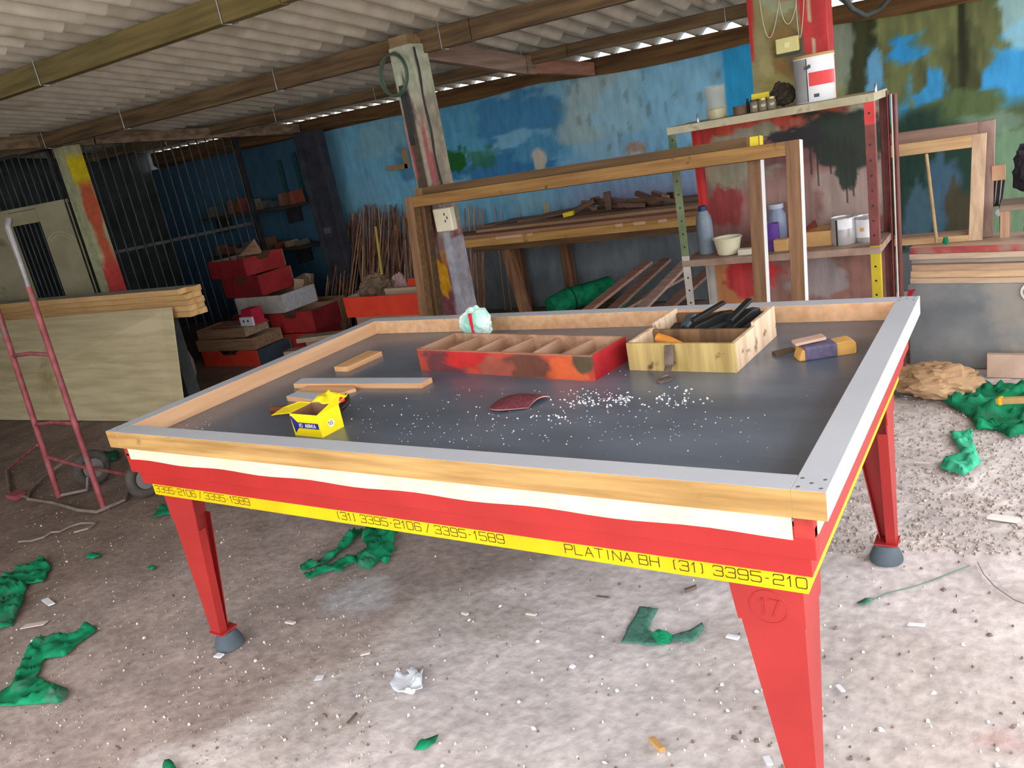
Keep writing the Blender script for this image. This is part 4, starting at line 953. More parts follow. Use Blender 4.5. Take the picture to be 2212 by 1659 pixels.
# L-shaped wooden bracket on the mural
b0 = at(838,364,y=4.98); b1_ = at(883,358,y=4.98); b2_ = at(876,332,y=4.98)
t = thing('wall_bracket', 'small L-shaped wooden bracket fixed to the mural left of the painted column', 'bracket', b1_)
brw = mat('bracket_wood', (150,120,82), (172,142,100), rough=.7)
MB().beam(b0, b1_, .04, .045).build('arm', brw, t); MB().beam(V(b1_.x-.02,4.98,b1_.z-.02), V(b1_.x-.02,4.98,b1_.z+.17), .04, .04, up=(1,0,0)).build('upright', brw, t)

# ------------------------------------------------------------------ lumber rack along the mural wall
rk = thing('lumber_rack', 'rough timber rack carrying planks along the mural wall', 'rack', (-.3,4.4,0))
ykw = wood('rack_edge', (160,120,66), (190,148,84), 'x', 2.2, c3=(92,60,32), s3=12, t3=.64); zr = .775
xl = -1.52; xr_ = 1.15
MB().box((xl,4.0,zr),(xr_,4.06,zr+.065)).build('front_beam', ykw, rk, bevel=.003)
MB().box((xl,4.88,zr),(xr_,4.94,zr+.065)).build('back_beam', ykw, rk, bevel=.003)
MB().box((xl+.25,4.001,zr-.045),(xr_,4.05,zr)).build('under_beam', wood('under_beam', (76,52,30),(104,74,44),'x'), rk)
a = at(1092,548,y=4.05); b = at(1128,672,y=3.98); d = (b-a).normalized(); b = a+d*(a.z/-d.z)
MB().beam((a.x,4.07,zr+.0), (b.x,4.0,.0), .085, .07, up=(0,1,0)).build('leg', timberz, rk, bevel=.004)
for x, y in ((xl+.12,4.86),(1.0,4.05),(1.0,4.86),(-.9,4.86)): MB().box((x-.04,y-.04,0),(x+.04,y+.04,zr)).build('leg', timberz, rk, bevel=.004)
for x in (-1.1,-.1,.9): MB().box((x-.03,4.06,zr),(x+.03,4.88,zr+.06)).build('cross_beam', timber, rk)
pk = [wood('plank_%d' % i, c, [min(255,q+20) for q in c], 'x', 2.2, rough=.8) for i, c in enumerate(((138,98,72),(122,86,60),(150,112,84),(110,78,58)))]
zt_ = zr+.066; y = 4.01; k = 0
for k in range(6):
    w_ = .142; L0 = xl+random.uniform(-.05,.25); L1 = xr_-random.uniform(0,.2)
    o = MB().box((L0,y,zt_),(L1,y+w_,zt_+.028)).build('rack_plank', pk[k % 4], base=(L0,y,zt_), bevel=.002)
    tag(o, ('front','second','third','fourth','fifth','rearmost')[k]+' plank of the lower layer on the lumber rack, counted from its edge', 'plank', 'planks on the lumber rack'); y += w_+.004
y = 4.13
for k in range(4):
    L0 = (-1.30,-.72,-1.1,-.9)[k]; L1 = (.95,1.0,.8,.9)[k]
    o = MB().box((L0,y,zt_+.029),(L1,y+.15,zt_+.053)).build('rack_plank', pk[(k+2) % 4], base=(L0,y,zt_), bevel=.002)
    tag(o, ('front','second','third','rearmost')[k]+' plank of the upper layer on the lumber rack', 'plank', 'planks on the lumber rack'); y += .17
# narrow pale laths on the rack edge
for k, (pa, pb) in enumerate(((1073,1131),(1142,1152),(1335,1350),(1374,1400),(1428,1446))):
    pa_ = at(pa,515,y=4.0); pb_ = at(pb,513,y=4.0)
    o = MB().box((pa_.x,3.985,zr+.045),(pb_.x,3.9995,zr+.068)).build('lath', mat('pale_lath', (190,150,118), (206,166,134)), base=pa_)
    tag(o, ('long pale lath on the left part of the rack edge','tiny pale lath beside the long one on the rack edge','first of three short pale laths right of the rack middle','middle of three short pale laths on the rack edge','rightmost short pale lath on the rack edge')[k], 'lath')
zs = zt_+.0535
def scrap(label, px, py, L_, w_, h_, rx, mt, y=4.4, rz=0.0, name='wood_offcut', cat='wood scrap', grp=None):
    q = at(px, py, y=y); o = MB().box((-L_/2,-w_/2,0),(L_/2,w_/2,h_)).build(name, mt, bevel=.003)
    o.location = (q.x, y, zs+abs(math.sin(rx))*L_/2); o.rotation_euler = (0, rx, rz); return tag(o, label, cat, grp)
yl = mat('yellow_label', (222,200,20), (234,212,40), rough=.5)
scrap('small bright yellow block on the rack planks', 1230,470,.085,.05,.035,-.08,yl,4.32,.2,'yellow_block','block')
scrap('grey-beige card standing on the rack against the mural', 1181,452,.055,.012,.085,0,mat('beige_card',(160,148,116),(176,164,132)),4.75,.0,'card','card')
sc2 = [wood('sc_%d' % i, c, [min(255,q+24) for q in c], 'x', 3) for i, c in enumerate(((104,72,56),(136,104,84),(84,58,46)))]
for k in range(16):
    px = 1262+k*13; a = random.uniform(-.5,.4)
    scrap('jumbled wood scrap in the heap on the rack, left of the metal shelf', px, 465, random.uniform(.1,.26), .04, random.uniform(.02,.05), a, sc2[k % 3], random.uniform(4.3,4.75), random.uniform(-.8,.8), grp='wood scraps on the rack')
scrap('upright brown block at the head of the scrap heap on the rack', 1315,445,.05,.06,.14,0,sc2[2],4.45,.3)
for k in range(4): scrap('thin red-brown lath lying left of the yellow block on the rack', 1190+k*9, 475, .30, .03, .012, -.04, sc2[0], 4.40+k*.09, random.uniform(-.2,.2), grp='laths left of the yellow block')
# under the rack: roll of netting, leaning planks
a = at(1190,668,y=4.15); b = at(1320,622,y=4.65); rl = thing('netting_roll', 'roll of green netting lying on planks under the lumber rack', 'roll', (a.x,4.3,0))
a.z = .20; b.z = .26
MB().tube([a, a.lerp(b,.3)+V(0,0,.012), a.lerp(b,.7)+V(0,0,-.008), b], [.085,.095,.09,.07], 18).build('netting', green, rl, smooth=True)
MB().tube([a.lerp(b,.32)+V(0,0,.005), a.lerp(b,.34)+V(0,0,.005)], .102, 18).build('tie', mat('dark_green_tie',(0,60,40)), rl, smooth=True)
MB().box((a.x-.1,4.05,0),(b.x+.15,4.75,.105)).build('support', timber, rl)
pw = [wood('leanplank_%d' % i, c, [min(255,q+24) for q in c], 'x', 2.4) for i, c in enumerate(((160,118,102),(176,142,128),(128,94,82)))]
for k, (q0, q1, cc_) in enumerate((((1282,660),(1400,566),0),((1330,662),(1440,560),2),((1392,660),(1492,556),1),((1445,662),(1545,572),2),((1350,664),(1470,600),1))):
    a = at(*q0, y=4.02+.05*k); b = at(*q1, y=4.58+.03*k); d = (b-a).normalized(); a2 = a+d*((a.z-.03)/-d.z)
    o = MB().beam(a2, b, .10, .022).build('leaning_plank', pw[cc_], base=a2); tag(o, ('leftmost','second','middle','fourth','flattest')[k]+' of the pinkish planks leaning under the lumber rack', 'plank', 'planks leaning under the rack')
a = at(1348,655,y=4.12); b = at(1392,612,y=4.4); d = (b-a).normalized(); a2 = a+d*((a.z-.02)/-d.z)
tag(MB().beam(a2, b, .05, .012).build('green_lath', green, base=a2), 'bright green slat between the planks leaning under the rack', 'slat')

# ------------------------------------------------------------------ rail frames leaning behind the table
def lean_frame(name, label, xl_, xr_, yb_, ang, H, mw, th, mats, wavy=False):
    t = rail_frame(name, label, xr_-xl_, H, th, mw, mats, (xl_, yb_, 0.002), nails=False)
    t.rotation_euler = (math.pi/2-ang, 0, 0); return t
dkp = wood('aged_pine', (128,92,48), (156,118,66), 'x', 2.4, c3=(80,54,30), s3=14, t3=.64)
dkz = wood('aged_pine_up', (108,78,52), (138,102,72), 'y', 2.4); edge_ = wood('dark_edge', (84,60,34), (112,82,50), 'x', 2.4)
whlam = mat('white_laminate', (226,228,232), (232,234,238), rough=.4)
# local z points towards the viewer when standing; lam faces the viewer -> bare wood here
def lean(name, label, xl_, xr_, yb_, ang, H, edge_=edge_, dkp=dkp):
    L = xr_-xl_; mw = .062; th = .058; t = thing(name, label, 'frame', (xl_, yb_, 0.002)); t.rotation_euler = (math.pi/2-ang, 0, 0)
    for x0, f_ in ((0, (1,1,0,0,0,2)), (L-mw, (1,1,0,2,0,0))):
        m = MB(); m.box((x0,0,0),(x0+mw,H,th), f_); m.build('side_rail', [edge_, dkz, whlam], t, bevel=.0015, local=True)
    for y0 in (0, H-mw):
        m = MB(); m.box((mw,y0,0),(L-mw,y0+mw,th), (1,1,0,0,0,0)); m.build('long_rail', [edge_, dkp], t, bevel=.0015, local=True)
    return t
tlp_ = at(888,432,y=2.47); trp = at(1735,318,y=2.47); xa_ = tlp_.x; xb_ = trp.x
ang = math.radians(7.5); Hf = (tlp_.z+.012)/math.cos(ang)
f1 = lean('leaning_rail_frame', 'front bare-wood rail frame leaning behind the table, its white end facing right', xa_, xb_, 2.47-math.sin(ang)*Hf, ang, Hf)
t2 = at(1638,312,y=2.57); x2a = at(914,440,y=2.57).x; H2 = (t2.z+.034)/math.cos(ang)
f2 = lean('leaning_rail_frame', 'narrower rear rail frame leaning behind the front one, yellow sticker on its corner', x2a, at(1651,330,y=2.57).x, 2.57-math.sin(ang)*H2, ang, H2, wood('rear_edge',(60,44,26),(84,62,38),'x',2.4), wood('rear_face',(88,64,38),(112,84,52),'x',2.4))
f2.name = 'leaning_rail_frame.001'
m = MB(); L2 = at(1651,330,y=2.57).x-x2a; m.box((L2-.045,H2-.058,.0585),(L2-.005,H2-.002,.0592)); o = m.build('sticker', yl, f2, local=True)
MB().box((L2+.0005,H2-.05,.004),(L2+.0012,H2-.002,.056)).build('sticker', yl, f2, local=True)

# ------------------------------------------------------------------ metal shelf unit
sx0, sx1, sy0, sy1 = .985, 1.972, 2.78, 3.17; stp = 1.475
sh = thing('metal_shelf', 'paint-stained slotted-angle shelf unit with a red backing panel', 'shelf unit', ((sx0+sx1)/2, sy0, 0))
ang_green = mat('angle_green', (88,100,66), (112,120,88), rough=.5, scale=8, c3=(60,90,60), s3=5, t3=.5); ang_grey = mat('angle_grey', (166,160,152), (186,180,172), rough=.5, scale=10)
ang_red = mat('angle_red', (176,40,44), (196,56,54), rough=.5, scale=10, c3=(120,80,70), s3=8, t3=.6); ang_dk = mat('angle_maroon', (96,50,48), (124,66,60), rough=.6, scale=10)
ang_bei = mat('angle_beige', (158,150,122), (178,170,142), rough=.6, scale=10, c3=(120,112,84), s3=10, t3=.6); ang_yel = mat('angle_yellow', (168,150,30), (190,168,40), rough=.5)
def post(x, y, sx, sy, segs):
    """slotted angle iron: two plates, colour changing along its height"""
    for z0, z1, mt in segs:
        m = MB(); W_ = .042; T = .003
        m.box((x,y,z0),(x+sx*W_,y+sy*T,z1)); m.box((x,y+sy*T,z0),(x+sx*T,y+sy*W_,z1)); p = m.build('post', mt, sh)
        z = z0+.05
        while z < z1-.04 and y < sy1-.1:
            MB().lathe([(.0055,0),(.0055,.0006)], (x+sx*.022,y-sy*.0002,z), 8, axis=(0,-sy,0)).build('slot', black, p); z += .07
post(sx0,sy0,1,1,((0,.80,ang_grey),(.80,stp,ang_green)))
post(sx1,sy0,-1,1,((0,.78,ang_yel),(.78,1.34,ang_dk),(1.34,stp,ang_red)))
post(sx0,sy1,1,-1,((0,.78,ang_grey),(.78,stp-.02,ang_red))); post(sx1,sy1,-1,-1,((0,stp,ang_dk),))
def tray_(z, hh, mt, nm='shelf_board'):
    m = MB(); m.box((sx0+.004,sy0+.004,z-.004),(sx1-.004,sy1-.004,z)); m.box((sx0-.001,sy0-.002,z-hh),(sx1+.001,sy0+.0,z)); m.box((sx0-.002,sy0,z-hh),(sx0,sy1,z)); m.box((sx1,sy0,z-hh),(sx1+.002,sy1,z)); m.box((sx0,sy1,z-hh),(sx1,sy1+.002,z))
    return m.build(nm, mt, sh)
tray_(stp, .036, ang_bei); zm = .775; tray_(zm, .034, mat('shelf_dusty', (130,104,90), (160,136,120), rough=.8, scale=12)); tray_(.30, .034, ang_bei)
def panel(nm, z0, z1, fn):
    m = grid_box((sx0+.045,sy1-.012,z0),(sx1-.035,sy1-.005,z1), .008); o = m.build(nm, paintmat(nm+'_paint', rough=.6, noise=.12, scale=18, stretch=(1,1,.4)), sh); set_paint(o, fn)
def fnu(P):
    P2 = np.stack([(P[:,0]-sx0)/(sx1-sx0), (P[:,2]-zm)/(stp-zm)], 1); n = fbm(P*np.array((8,8,5)))[:,None]; st = fbm(P*np.array((60,60,3)))[:,None]
    c = np.array((132,92,86.0))*(.8+.4*n)
    pl_ = np.clip((fbm(P*np.array((11,11,7))+9, 5)-.5)*5, 0, 1)[:,None]; c = c*(1-.6*pl_)+np.array((160,150,136.0))*.6*pl_
    c = blob(c, P2, (.3,.97), .5, .12, (190,78,58), seed=1); c = blob(c, P2, (.06,.85), .10, .30, (170,56,50), seed=2)
    c = blob(c, P2, (.28,.80), .12, .10, (146,140,124), seed=3); c = blob(c, P2, (.40,.85), .08, .07, (140,136,112), seed=4); c = blob(c, P2, (.16,.78), .08,.08,(150,142,120), seed=15)
    c = blob(c, P2, (.22,.60), .22, .16, (140,140,118), seed=5, amt=.85); c = blob(c, P2, (.5,.68), .2, .12, (108,74,76), seed=6)
    c = blob(c, P2, (.14,.30), .10, .16, (136,56,54), seed=7); c = blob(c, P2, (.45,.30), .22, .25, (132,108,100), seed=8, amt=.7)
    c = blob(c, P2, (.82,.30), .2, .25, (158,142,134), seed=9, amt=.8); c = blob(c, P2, (.9,.95), .08, .10, (170,168,148), seed=16)
    c = c*(.86+.28*st)
    c = blob(c, P2, (.72,.80), .18, .14, (42,52,44), seed=10, wob=.6); c = blob(c, P2, (.85,.66), .13, .20, (46,56,46), seed=11, wob=.6); c = blob(c, P2, (.56,.76), .14, .07, (46,44,46), seed=12, wob=.7)
    c = blob(c, P2, (.74,.60), .10, .10, (44,52,44), seed=13); c = blob(c, P2, (.80,.48), .05, .14, (44,52,44), seed=14)
    for x, l in ((.655,.5),(.69,.66),(.72,.58),(.76,.62),(.62,.6),(.9,.55),(.83,.4),(.79,.36)):
        m_ = ((np.abs(P2[:,0]-x) < .004) & (P2[:,1] > l-.12) & (P2[:,1] < .72))[:,None]; c = np.where(m_, np.array((44,46,42.0)), c)
    return c
panel('backing_panel', zm+.002, stp-.037, fnu)
def fnl(P):
    P2 = np.stack([(P[:,0]-sx0)/(sx1-sx0), (P[:,2]-.32)/(.42)], 1); n = fbm(P*8)[:,None]; st = fbm(P*np.array((50,50,3)))[:,None]
    c = np.array((128,92,84.0))*(.8+.4*n); c = blob(c, P2, (.12,.6), .14, .8, (176,118,76), seed=1, wob=.2); c = blob(c, P2, (.26,.75), .16, .32, (172,48,50), seed=2); c = blob(c, P2, (.22,.5), .09, .2, (176,56,56), seed=3)
    c = blob(c, P2, (.62,.6), .16, .3, (140,128,128), seed=4); return c*(.85+.3*st)
panel('lower_panel', .302, zm-.035, fnl)
for x in (sx1+.004,): MB().box((x,sy1-.05,.25),(x+.004,sy1+.01,stp-.01)).build('side_sheet', mat('side_maroon', (104,44,44), (128,58,54), rough=.6, scale=10), sh)
for x, mt in ((sx1+.02,mat('pale_edge',(206,192,178),(220,206,192))),(sx1+.032,ang_dk)):
    tag(MB().box((x,sy1-.03,.003),(x+.007,sy1+.05,stp-.03)).build('thin_sheet', mt, base=(x,sy1,0)), ('pale thin sheet standing upright against the right side of the metal shelf' if mt is not ang_dk else 'dark thin sheet standing outermost at the right side of the metal shelf'), 'sheet')

# things on the shelf --------------------------------------------------------
def pos(px, y): p_ = at(px, 400, y=y); return p_
def on_sh(px, py, y, z): q = at(px, py, y=y); return V(q.x, y, z+.001)
def can(name, label, c, r, h, body, lid=None, extra=None, cat='can'):
    t = thing(name, label, cat, c)
    MB().lathe([(r*.97,0),(r,.004),(r,h-.006),(r*1.03,h-.004),(r*1.03,h),(r*.9,h+.0005),(r*.9,h-.004)], c, 28).build('body', body, t, smooth=True)
    if extra: extra(t, c, r, h)
    return t
silver = mat('tin', (186,186,190), (214,214,216), rough=.3, metal=.6)
def band(z0, z1, mt, nm='label_band', a0=0, a1=2*math.pi):
    def f(t, c, r, h):
        m = MB(); n = 24; vs = []; fs = []
        for i in range(n+1):
            a = a0+(a1-a0)*i/n
            for z in (z0*h, z1*h): vs.append((c[0]+(r*1.004)*math.cos(a), c[1]+(r*1.004)*math.sin(a), c[2]+z))
        for i in range(n): fs.append((2*i,2*i+2,2*i+3,2*i+1))
        m.add(vs, fs); m.build(nm, mt, t, smooth=True)
    return f
def multi(*fs):
    def f(*a):
        for q in fs: q(*a)
    return f
wht = mat('white_tin', (222,222,226), (232,232,234), rough=.3); rlab = mat('red_label', (206,44,44), (216,54,52), rough=.35)
# big paint can on top
c = on_sh(1762,200,2.98,stp); bh = .205
t = can('paint_can', 'large white paint can with a red label on top of the metal shelf', c, .092, bh, wht, extra=multi(band(.36,.66,rlab,a0=-1.66,a1=-.1), band(.02,.98,mat('grey_seam',(60,60,62)),'seam',-1.78,-1.72), band(.02,.97,mat('grey_side',(150,150,152)),'grey_side',-3.3,-1.79)))
MB().lathe([(.094,bh-.001),(.094,bh+.012),(.08,bh+.014)], c, 28).build('lid_rim', mat('ochre_rim', (168,138,84), (186,156,100), rough=.6), t, smooth=True)
def small_marks(t, c, r, h):
    m = MB()
    for a, z, w in ((-1.75,.78,.02),(-1.6,.8,.012),(-1.35,.14,.03)):
        m.box((c[0]+r*1.006*math.cos(a)-w/2, c[1]+r*1.006*math.sin(a)-.001, c[2]+z*h-.008),(c[0]+r*1.006*math.cos(a)+w/2, c[1]+r*1.006*math.sin(a), c[2]+z*h+.008))
    m.build('printed_marks', mat('grey_print',(70,74,84)), t)
small_marks(t, c, .092, bh)
# cut-off bottle
c = on_sh(1549,250,2.90,stp); t = thing('cut_bottle', 'cut-off clear plastic bottle with cream residue on the left of the shelf top', 'bottle', c)
pet = mat('clear_plastic', (168,164,144), (190,186,168), rough=.2, alpha=.42)
m = MB(); n = 30; prof = [(.038,0),(.050,.014),(.054,.05),(.047,.075),(.047,.09),(.052,.115),(.051,.16)]; vs = []; fs = []
for r, z in prof:
    for k in range(n):
        a = 2*math.pi*k/n; lob = 1+(.09*math.cos(5*a) if z < .03 else 0); vs.append((c[0]+r*lob*math.cos(a), c[1]+r*lob*math.sin(a), c[2]+z+(.006 if z > .15 else 0)*math.sin(a)))
for i in range(len(prof)-1):
    for k in range(n): fs.append((i*n+k,i*n+(k+1)%n,(i+1)*n+(k+1)%n,(i+1)*n+k))
m.add(vs, fs); m.build('bottle', pet, t, smooth=True)
MB().lathe([(.034,.002),(.044,.016),(.048,.045),(.03,.055),(.0,.05)], c, 24).build('residue', mat('cream_residue', (200,190,140), (220,210,166), rough=.6), t, smooth=True)
can('small_tin', 'low brown tin beside the cut-off bottle on the shelf top', on_sh(1598,232,2.92,stp), .034, .042, mat('brown_tin', (88,66,54), (110,86,70), rough=.5), cat='tin')
o = MB().lathe([(.009,0),(.009,.05),(.005,.056),(.005,.07)], on_sh(1615,222,2.95,stp), 12).build('dark_vial', black, base=on_sh(1615,222,2.95,stp), smooth=True); tag(o, 'thin black vial standing right of the brown tin on the shelf top', 'vial')
for k, (px, lab) in enumerate(((1629,'left'),(1648,'middle'),(1667,'right'))):
    c = on_sh(px,222,2.94,stp); t = thing('glass_jar', lab+' of three small glass jars in front of the painted pillar', 'jar', c)
    MB().lathe([(.021,0),(.023,.004),(.023,.042),(.018,.05)], c, 20).build('jar', mat('brownish_glass', (110,98,80), (140,128,106), rough=.12, spec=.8), t, smooth=True)
    MB().lathe([(.021,.05),(.021,.06)], c, 20).build('lid', mat('tin_lid', (150,140,90), (170,160,110), rough=.3, metal=.5) if k else mat('dark_lid',(60,56,50)), t, smooth=True)
q = on_sh(1641,205,2.99,stp); q.z = stp+.001
tag(MB().box((q.x-.045,3.0,q.z),(q.x+.045,3.03,q.z+.085)).build('yellow_block', yl, base=q), 'small yellow box standing behind the three glass jars', 'box')
crumple('dark_rag', 'dark crumpled rag beside the large paint can on the shelf top', 'rag', on_sh(1693,215,3.0,stp), .055,.05,.05, mat('dark_rag', (44,38,32), (68,58,48), rough=.9, scale=20), 21)
for px, lab in ((1506,'left'),(1891,'right')):
    c = on_sh(px,245,2.83,stp) if px < 1600 else on_sh(px,188,2.83,stp)
    o = MB().lathe([(.006,0),(.006,.035),(.002,.04)], c, 10).build('bolt', steel, base=c, smooth=True); tag(o, 'bright bolt standing at the %s end of the shelf top' % lab, 'bolt')
# middle board
c = on_sh(1527,540,2.95,zm); t = thing('water_bottle', 'grey-blue plastic bottle at the left of the middle shelf board', 'bottle', c)
MB().lathe([(.040,0),(.044,.006),(.044,.17),(.040,.20),(.026,.228),(.022,.236)], c, 24).build('bottle', mat('grey_blue_plastic', (112,124,136), (136,148,160), rough=.3), t, smooth=True)
MB().lathe([(.024,.234),(.024,.258),(.018,.262)], c, 18).build('cap', mat('blue_cap', (34,46,84), (44,58,100), rough=.4), t, smooth=True)
c = on_sh(1574,545,2.88,zm); t = thing('plastic_tub', 'cream plastic tub with dark drips on the middle shelf board', 'tub', c)
MB().lathe([(.050,0),(.056,.004),(.072,.085),(.078,.087),(.078,.092),(.069,.091),(.054,.010)], c, 28).build('tub', mat('cream_tub', (196,190,160), (212,206,178), rough=.4, c3=(84,80,70), s3=16, t3=.66), t, smooth=True)
c = on_sh(1670,535,2.92,zm); can('spray_can', 'purple can on the middle shelf board behind the frame posts', c, .038, .135, mat('purple_tin', (82,54,128), (104,74,150), rough=.3))
c = on_sh(1682,525,3.08,zm); t = thing('blue_jar', 'pale blue jar standing behind the purple can', 'jar', c)
MB().lathe([(.045,0),(.048,.006),(.048,.15),(.036,.175),(.036,.19)], c, 24).build('jar', mat('blue_grey_jar', (112,122,146), (136,146,168), rough=.3), t, smooth=True)
MB().lathe([(.039,.188),(.039,.212)], c, 20).build('lid', mat('pale_lid', (160,166,180)), t, smooth=True)
c = on_sh(1766,545,2.90,zm); t = thing('cardboard_box', 'small open tan cardboard box on the middle shelf board', 'box', c)
cb = mat('cardboard', (178,136,88), (196,154,104), rough=.9, scale=10)
for p_, q_ in (((-.07,0,0),(.07,.002,.075)),((-.07,.098,0),(.07,.1,.085)),((-.07,.002,0),(-.068,.098,.08)),((.068,.002,0),(.07,.098,.085)),((-.068,.002,0),(.068,.098,.002))):
    MB().box(c+Vector(p_), c+Vector(q_)).build('panel', cb, t)
MB().prism([c+V(-.07,0,.075), c+V(-.07,.1,.085), c+V(-.03,.12,.115), c+V(.01,.0,.098)], (0,0,.002)).build('flap', mat('card_red', (150,70,54), (170,90,70), rough=.9), t)
drips = mat('drip_black', (40,40,42))
c = on_sh(1823,523,2.93,zm); can('paint_tin', 'silver tin with black drips at the right end of the middle shelf board', c, .060, .132, silver, extra=multi(band(.0,.98,drips,'drip',-2.0,-1.85), band(.6,.96,mat('tin_white',(214,214,216)),'label_band',-1.8,-.6)), cat='tin')
c = on_sh(1872,516,2.95,zm); can('paint_tin', 'silver tin with a faint label, beside the right post of the metal shelf', c, .050, .125, silver, extra=multi(band(.2,.9,mat('tin_white',(214,214,216)),'label_band',-2.6,-.4), band(.45,.6,mat('tin_orange',(206,160,90)),'print',-2.0,-1.6)), cat='tin')
for k, (px, lab) in enumerate(((1611,'white box at the front edge of the middle shelf board behind the frame'),(1690,'small brown box in front of the pale blue jar'))):
    c = on_sh(px,552,2.83+.03*k,zm); tag(MB().box(c+V(-.035,-.02,0), c+V(.035,.03,.03+.03*k)).build('small_box', (mat('off_white_box',(190,184,168)),cb)[k], base=c, bevel=.002), lab, 'box')

# ------------------------------------------------------------------ painted pillar with switch behind the shelf
py0 = 3.42; a = at(1617,60,y=py0); b = at(1733,60,y=py0); c_ = at(1786,60,y=py0)
pl = thing('painted_pillar', 'red-edged painted pillar with a switch box, standing behind the metal shelf', 'pillar', (a.x+.15, py0+.1, 0))
o = grid_box((a.x,py0,0),(c_.x,py0+.16,zroof(1.5,py0)-.02), .014).build('shaft', paintmat('pillar_paint', rough=.7, noise=.14, scale=14), pl)
def fn(P):
    n = fbm(P*np.array((9,9,5)))[:,None]; n2 = fbm(P*np.array((30,30,10))+4)[:,None]; x = P[:,0]; z = P[:,2]
    c = np.array((142,134,92.0))*(.75+.5*n); P2 = np.stack([x,z],1)
    q = at(1700,110,y=py0); c = blob(c, P2, (q.x,q.z), .10, .13, (132,104,60), seed=1); c = blob(c, P2, (q.x-.06,q.z-.22), .10, .10, (150,140,84), seed=2)
    c = blob(c, P2, (q.x,q.z+.27), .12, .09, (150,156,126), seed=3); c = blob(c, P2, (q.x+.02,q.z+.30), .05, .05, (150,96,44), seed=4, wob=.2); c = blob(c, P2, (q.x+.06,q.z-.02), .07, .10, (96,88,72), seed=5)
    r0 = b.x + .012*np.sin(z*9) - .05*np.clip((z-1.85)*2,0,1) + .10*np.clip((1.72-z)*3,0,.9)
    e = np.clip((x-r0)*90, 0, 1)[:,None]; c = c*(1-e)+np.array((190,62,62.0))*(.85+.3*n2)*e
    e = np.clip((a.x+.022+.012*np.sin(z*7)-x)*120, 0, 1)[:,None]*(z > 1.72)[:,None]; c = c*(1-e)+np.array((182,46,50.0))*e
    e = (np.abs(x-(c_.x-.075)+.05*(z-1.8)) < .005)[:,None]; c = np.where(e, np.array((190,180,150.0)), c); return c
set_paint(o, fn)
sw = at(1703,97,y=py0); sb = thing('switch_box', 'pale yellow switch box fixed to the painted pillar above the shelf', 'switch', (sw.x, py0-.02, sw.z))
MB().box((sw.x-.058,py0-.035,sw.z-.038),(sw.x+.058,py0-.001,sw.z+.038)).build('housing', mat('pale_yellow_plastic', (214,206,134), (226,218,150), rough=.5), sb, bevel=.004)
MB().box((sw.x-.072,py0-.012,sw.z-.052),(sw.x+.06,py0-.0005,sw.z-.03)).build('painted_shadow', mat('slot_dark'.replace('slot','back'), (60,66,50)), sb)  # dark strip standing in for the housing's shadow on the pillar
MB().box((sw.x-.012,py0-.04,sw.z-.012),(sw.x+.012,py0-.035,sw.z+.012)).build('rocker', mat('rocker_cream', (222,214,160)), sb)
wi = MB(); wire_m = mat('thin_white_wire', (206,196,160), (220,210,180)); wires = thing('hanging_wires', 'loops of thin pale wire on the painted pillar above the switch box', 'wire', (sw.x, py0-.012, sw.z+.2))
for cx_, rx_, z0, z1 in ((1662,26,-60,82),(1702,18,5,52),(1728,10,-40,82)):
    pts = []
    for k in range(15):
        t_ = k/14; px = cx_-rx_*math.cos(math.pi*t_)*(1-.25*math.sin(math.pi*t_)); pyy = z0+(z1-z0)*math.sin(math.pi*t_); p_ = at(px, pyy, y=py0-.008)
        p_.z = min(p_.z, zroof(p_.x, p_.y)-.03); pts.append(p_)
    MB().tube(pts, .0022, 6).build('wire', wire_m, wires, smooth=True)
# dark hose end under the roof, right of the pillar
hp = [at(1800,-40,y=3.9), at(1822,-5,y=3.95), at(1840,18,y=4.0), at(1868,34,y=4.2), at(1900,20,y=4.5), at(1935,-20,y=4.7)]
for q in hp: q.z = min(q.z, zroof(q.x,q.y)-.035)
tag(MB().tube(hp, .016, 10).build('dark_hose', mat('dark_hose_m', (60,66,62), (80,86,82), rough=.5), base=hp[2], smooth=True), 'dark hose sagging under the roof right of the painted pillar', 'hose')

# ------------------------------------------------------------------ right side: low ledge with boards, frame and tools
rl_ = math.atan2(3.224-3.333, 2.527-1.955)
def led(u, w, z):     # along the ledge from its left end, depth behind its face, height
    c, s = math.cos(rl_), math.sin(rl_); return V(2.02+u*c-w*s, 3.318+u*s+w*c, z)
hl = .455
m = MB(); m.prism([led(0,0,0), led(1.3,0,0), led(1.3,.62,0), led(0,.62,0)], (0,0,hl)); o = m.build('trim_3', mat('ledge_grey', (106,110,114), (134,134,134), rough=.8, scale=4, c3=(150,144,136), s3=2.2, t3=.58)); struct(o)
bds = [wood('ledge_board_%d' % i, c, [min(255,q+22) for q in c], 'x', 2.2, rough=.8) for i, c in enumerate(((176,150,128),(190,156,120),(150,140,130),(164,132,106)))]
redb = mat('board_red', (150,60,60), (176,84,80), rough=.7, scale=10, c3=(150,122,112), s3=5, t3=.5)
z = hl+.001; lays = [(.030,0,0,bds[0],'lowest'),(.038,.01,0,bds[1],'second'),(.034,0,.01,bds[3],'third'),(.028,.03,0,bds[2],'fourth'),(.030,.0,.0,bds[0],'fifth'),(.036,.005,0,redb,'red-faced topmost')]
for k, (h_, w0, u0, mt, nm) in enumerate(lays):
    m = MB(); m.prism([led(.01+u0,w0,z), led(1.28-random.uniform(0,.1),w0,z), led(1.28,w0+.30,z), led(.01,w0+.30,z)], (0,0,h_-.001))
    m.m = [0 if mt is redb else 1]*0 + ([1,1]+[0,1,1,1] if mt is redb else [0]*6)
    tag(m.build('stacked_board', [mt, bds[0]], base=led(.3,w0,z), bevel=.002), nm+' board of the stack lying on the grey ledge at the right', 'board', 'boards on the grey ledge'); z += h_
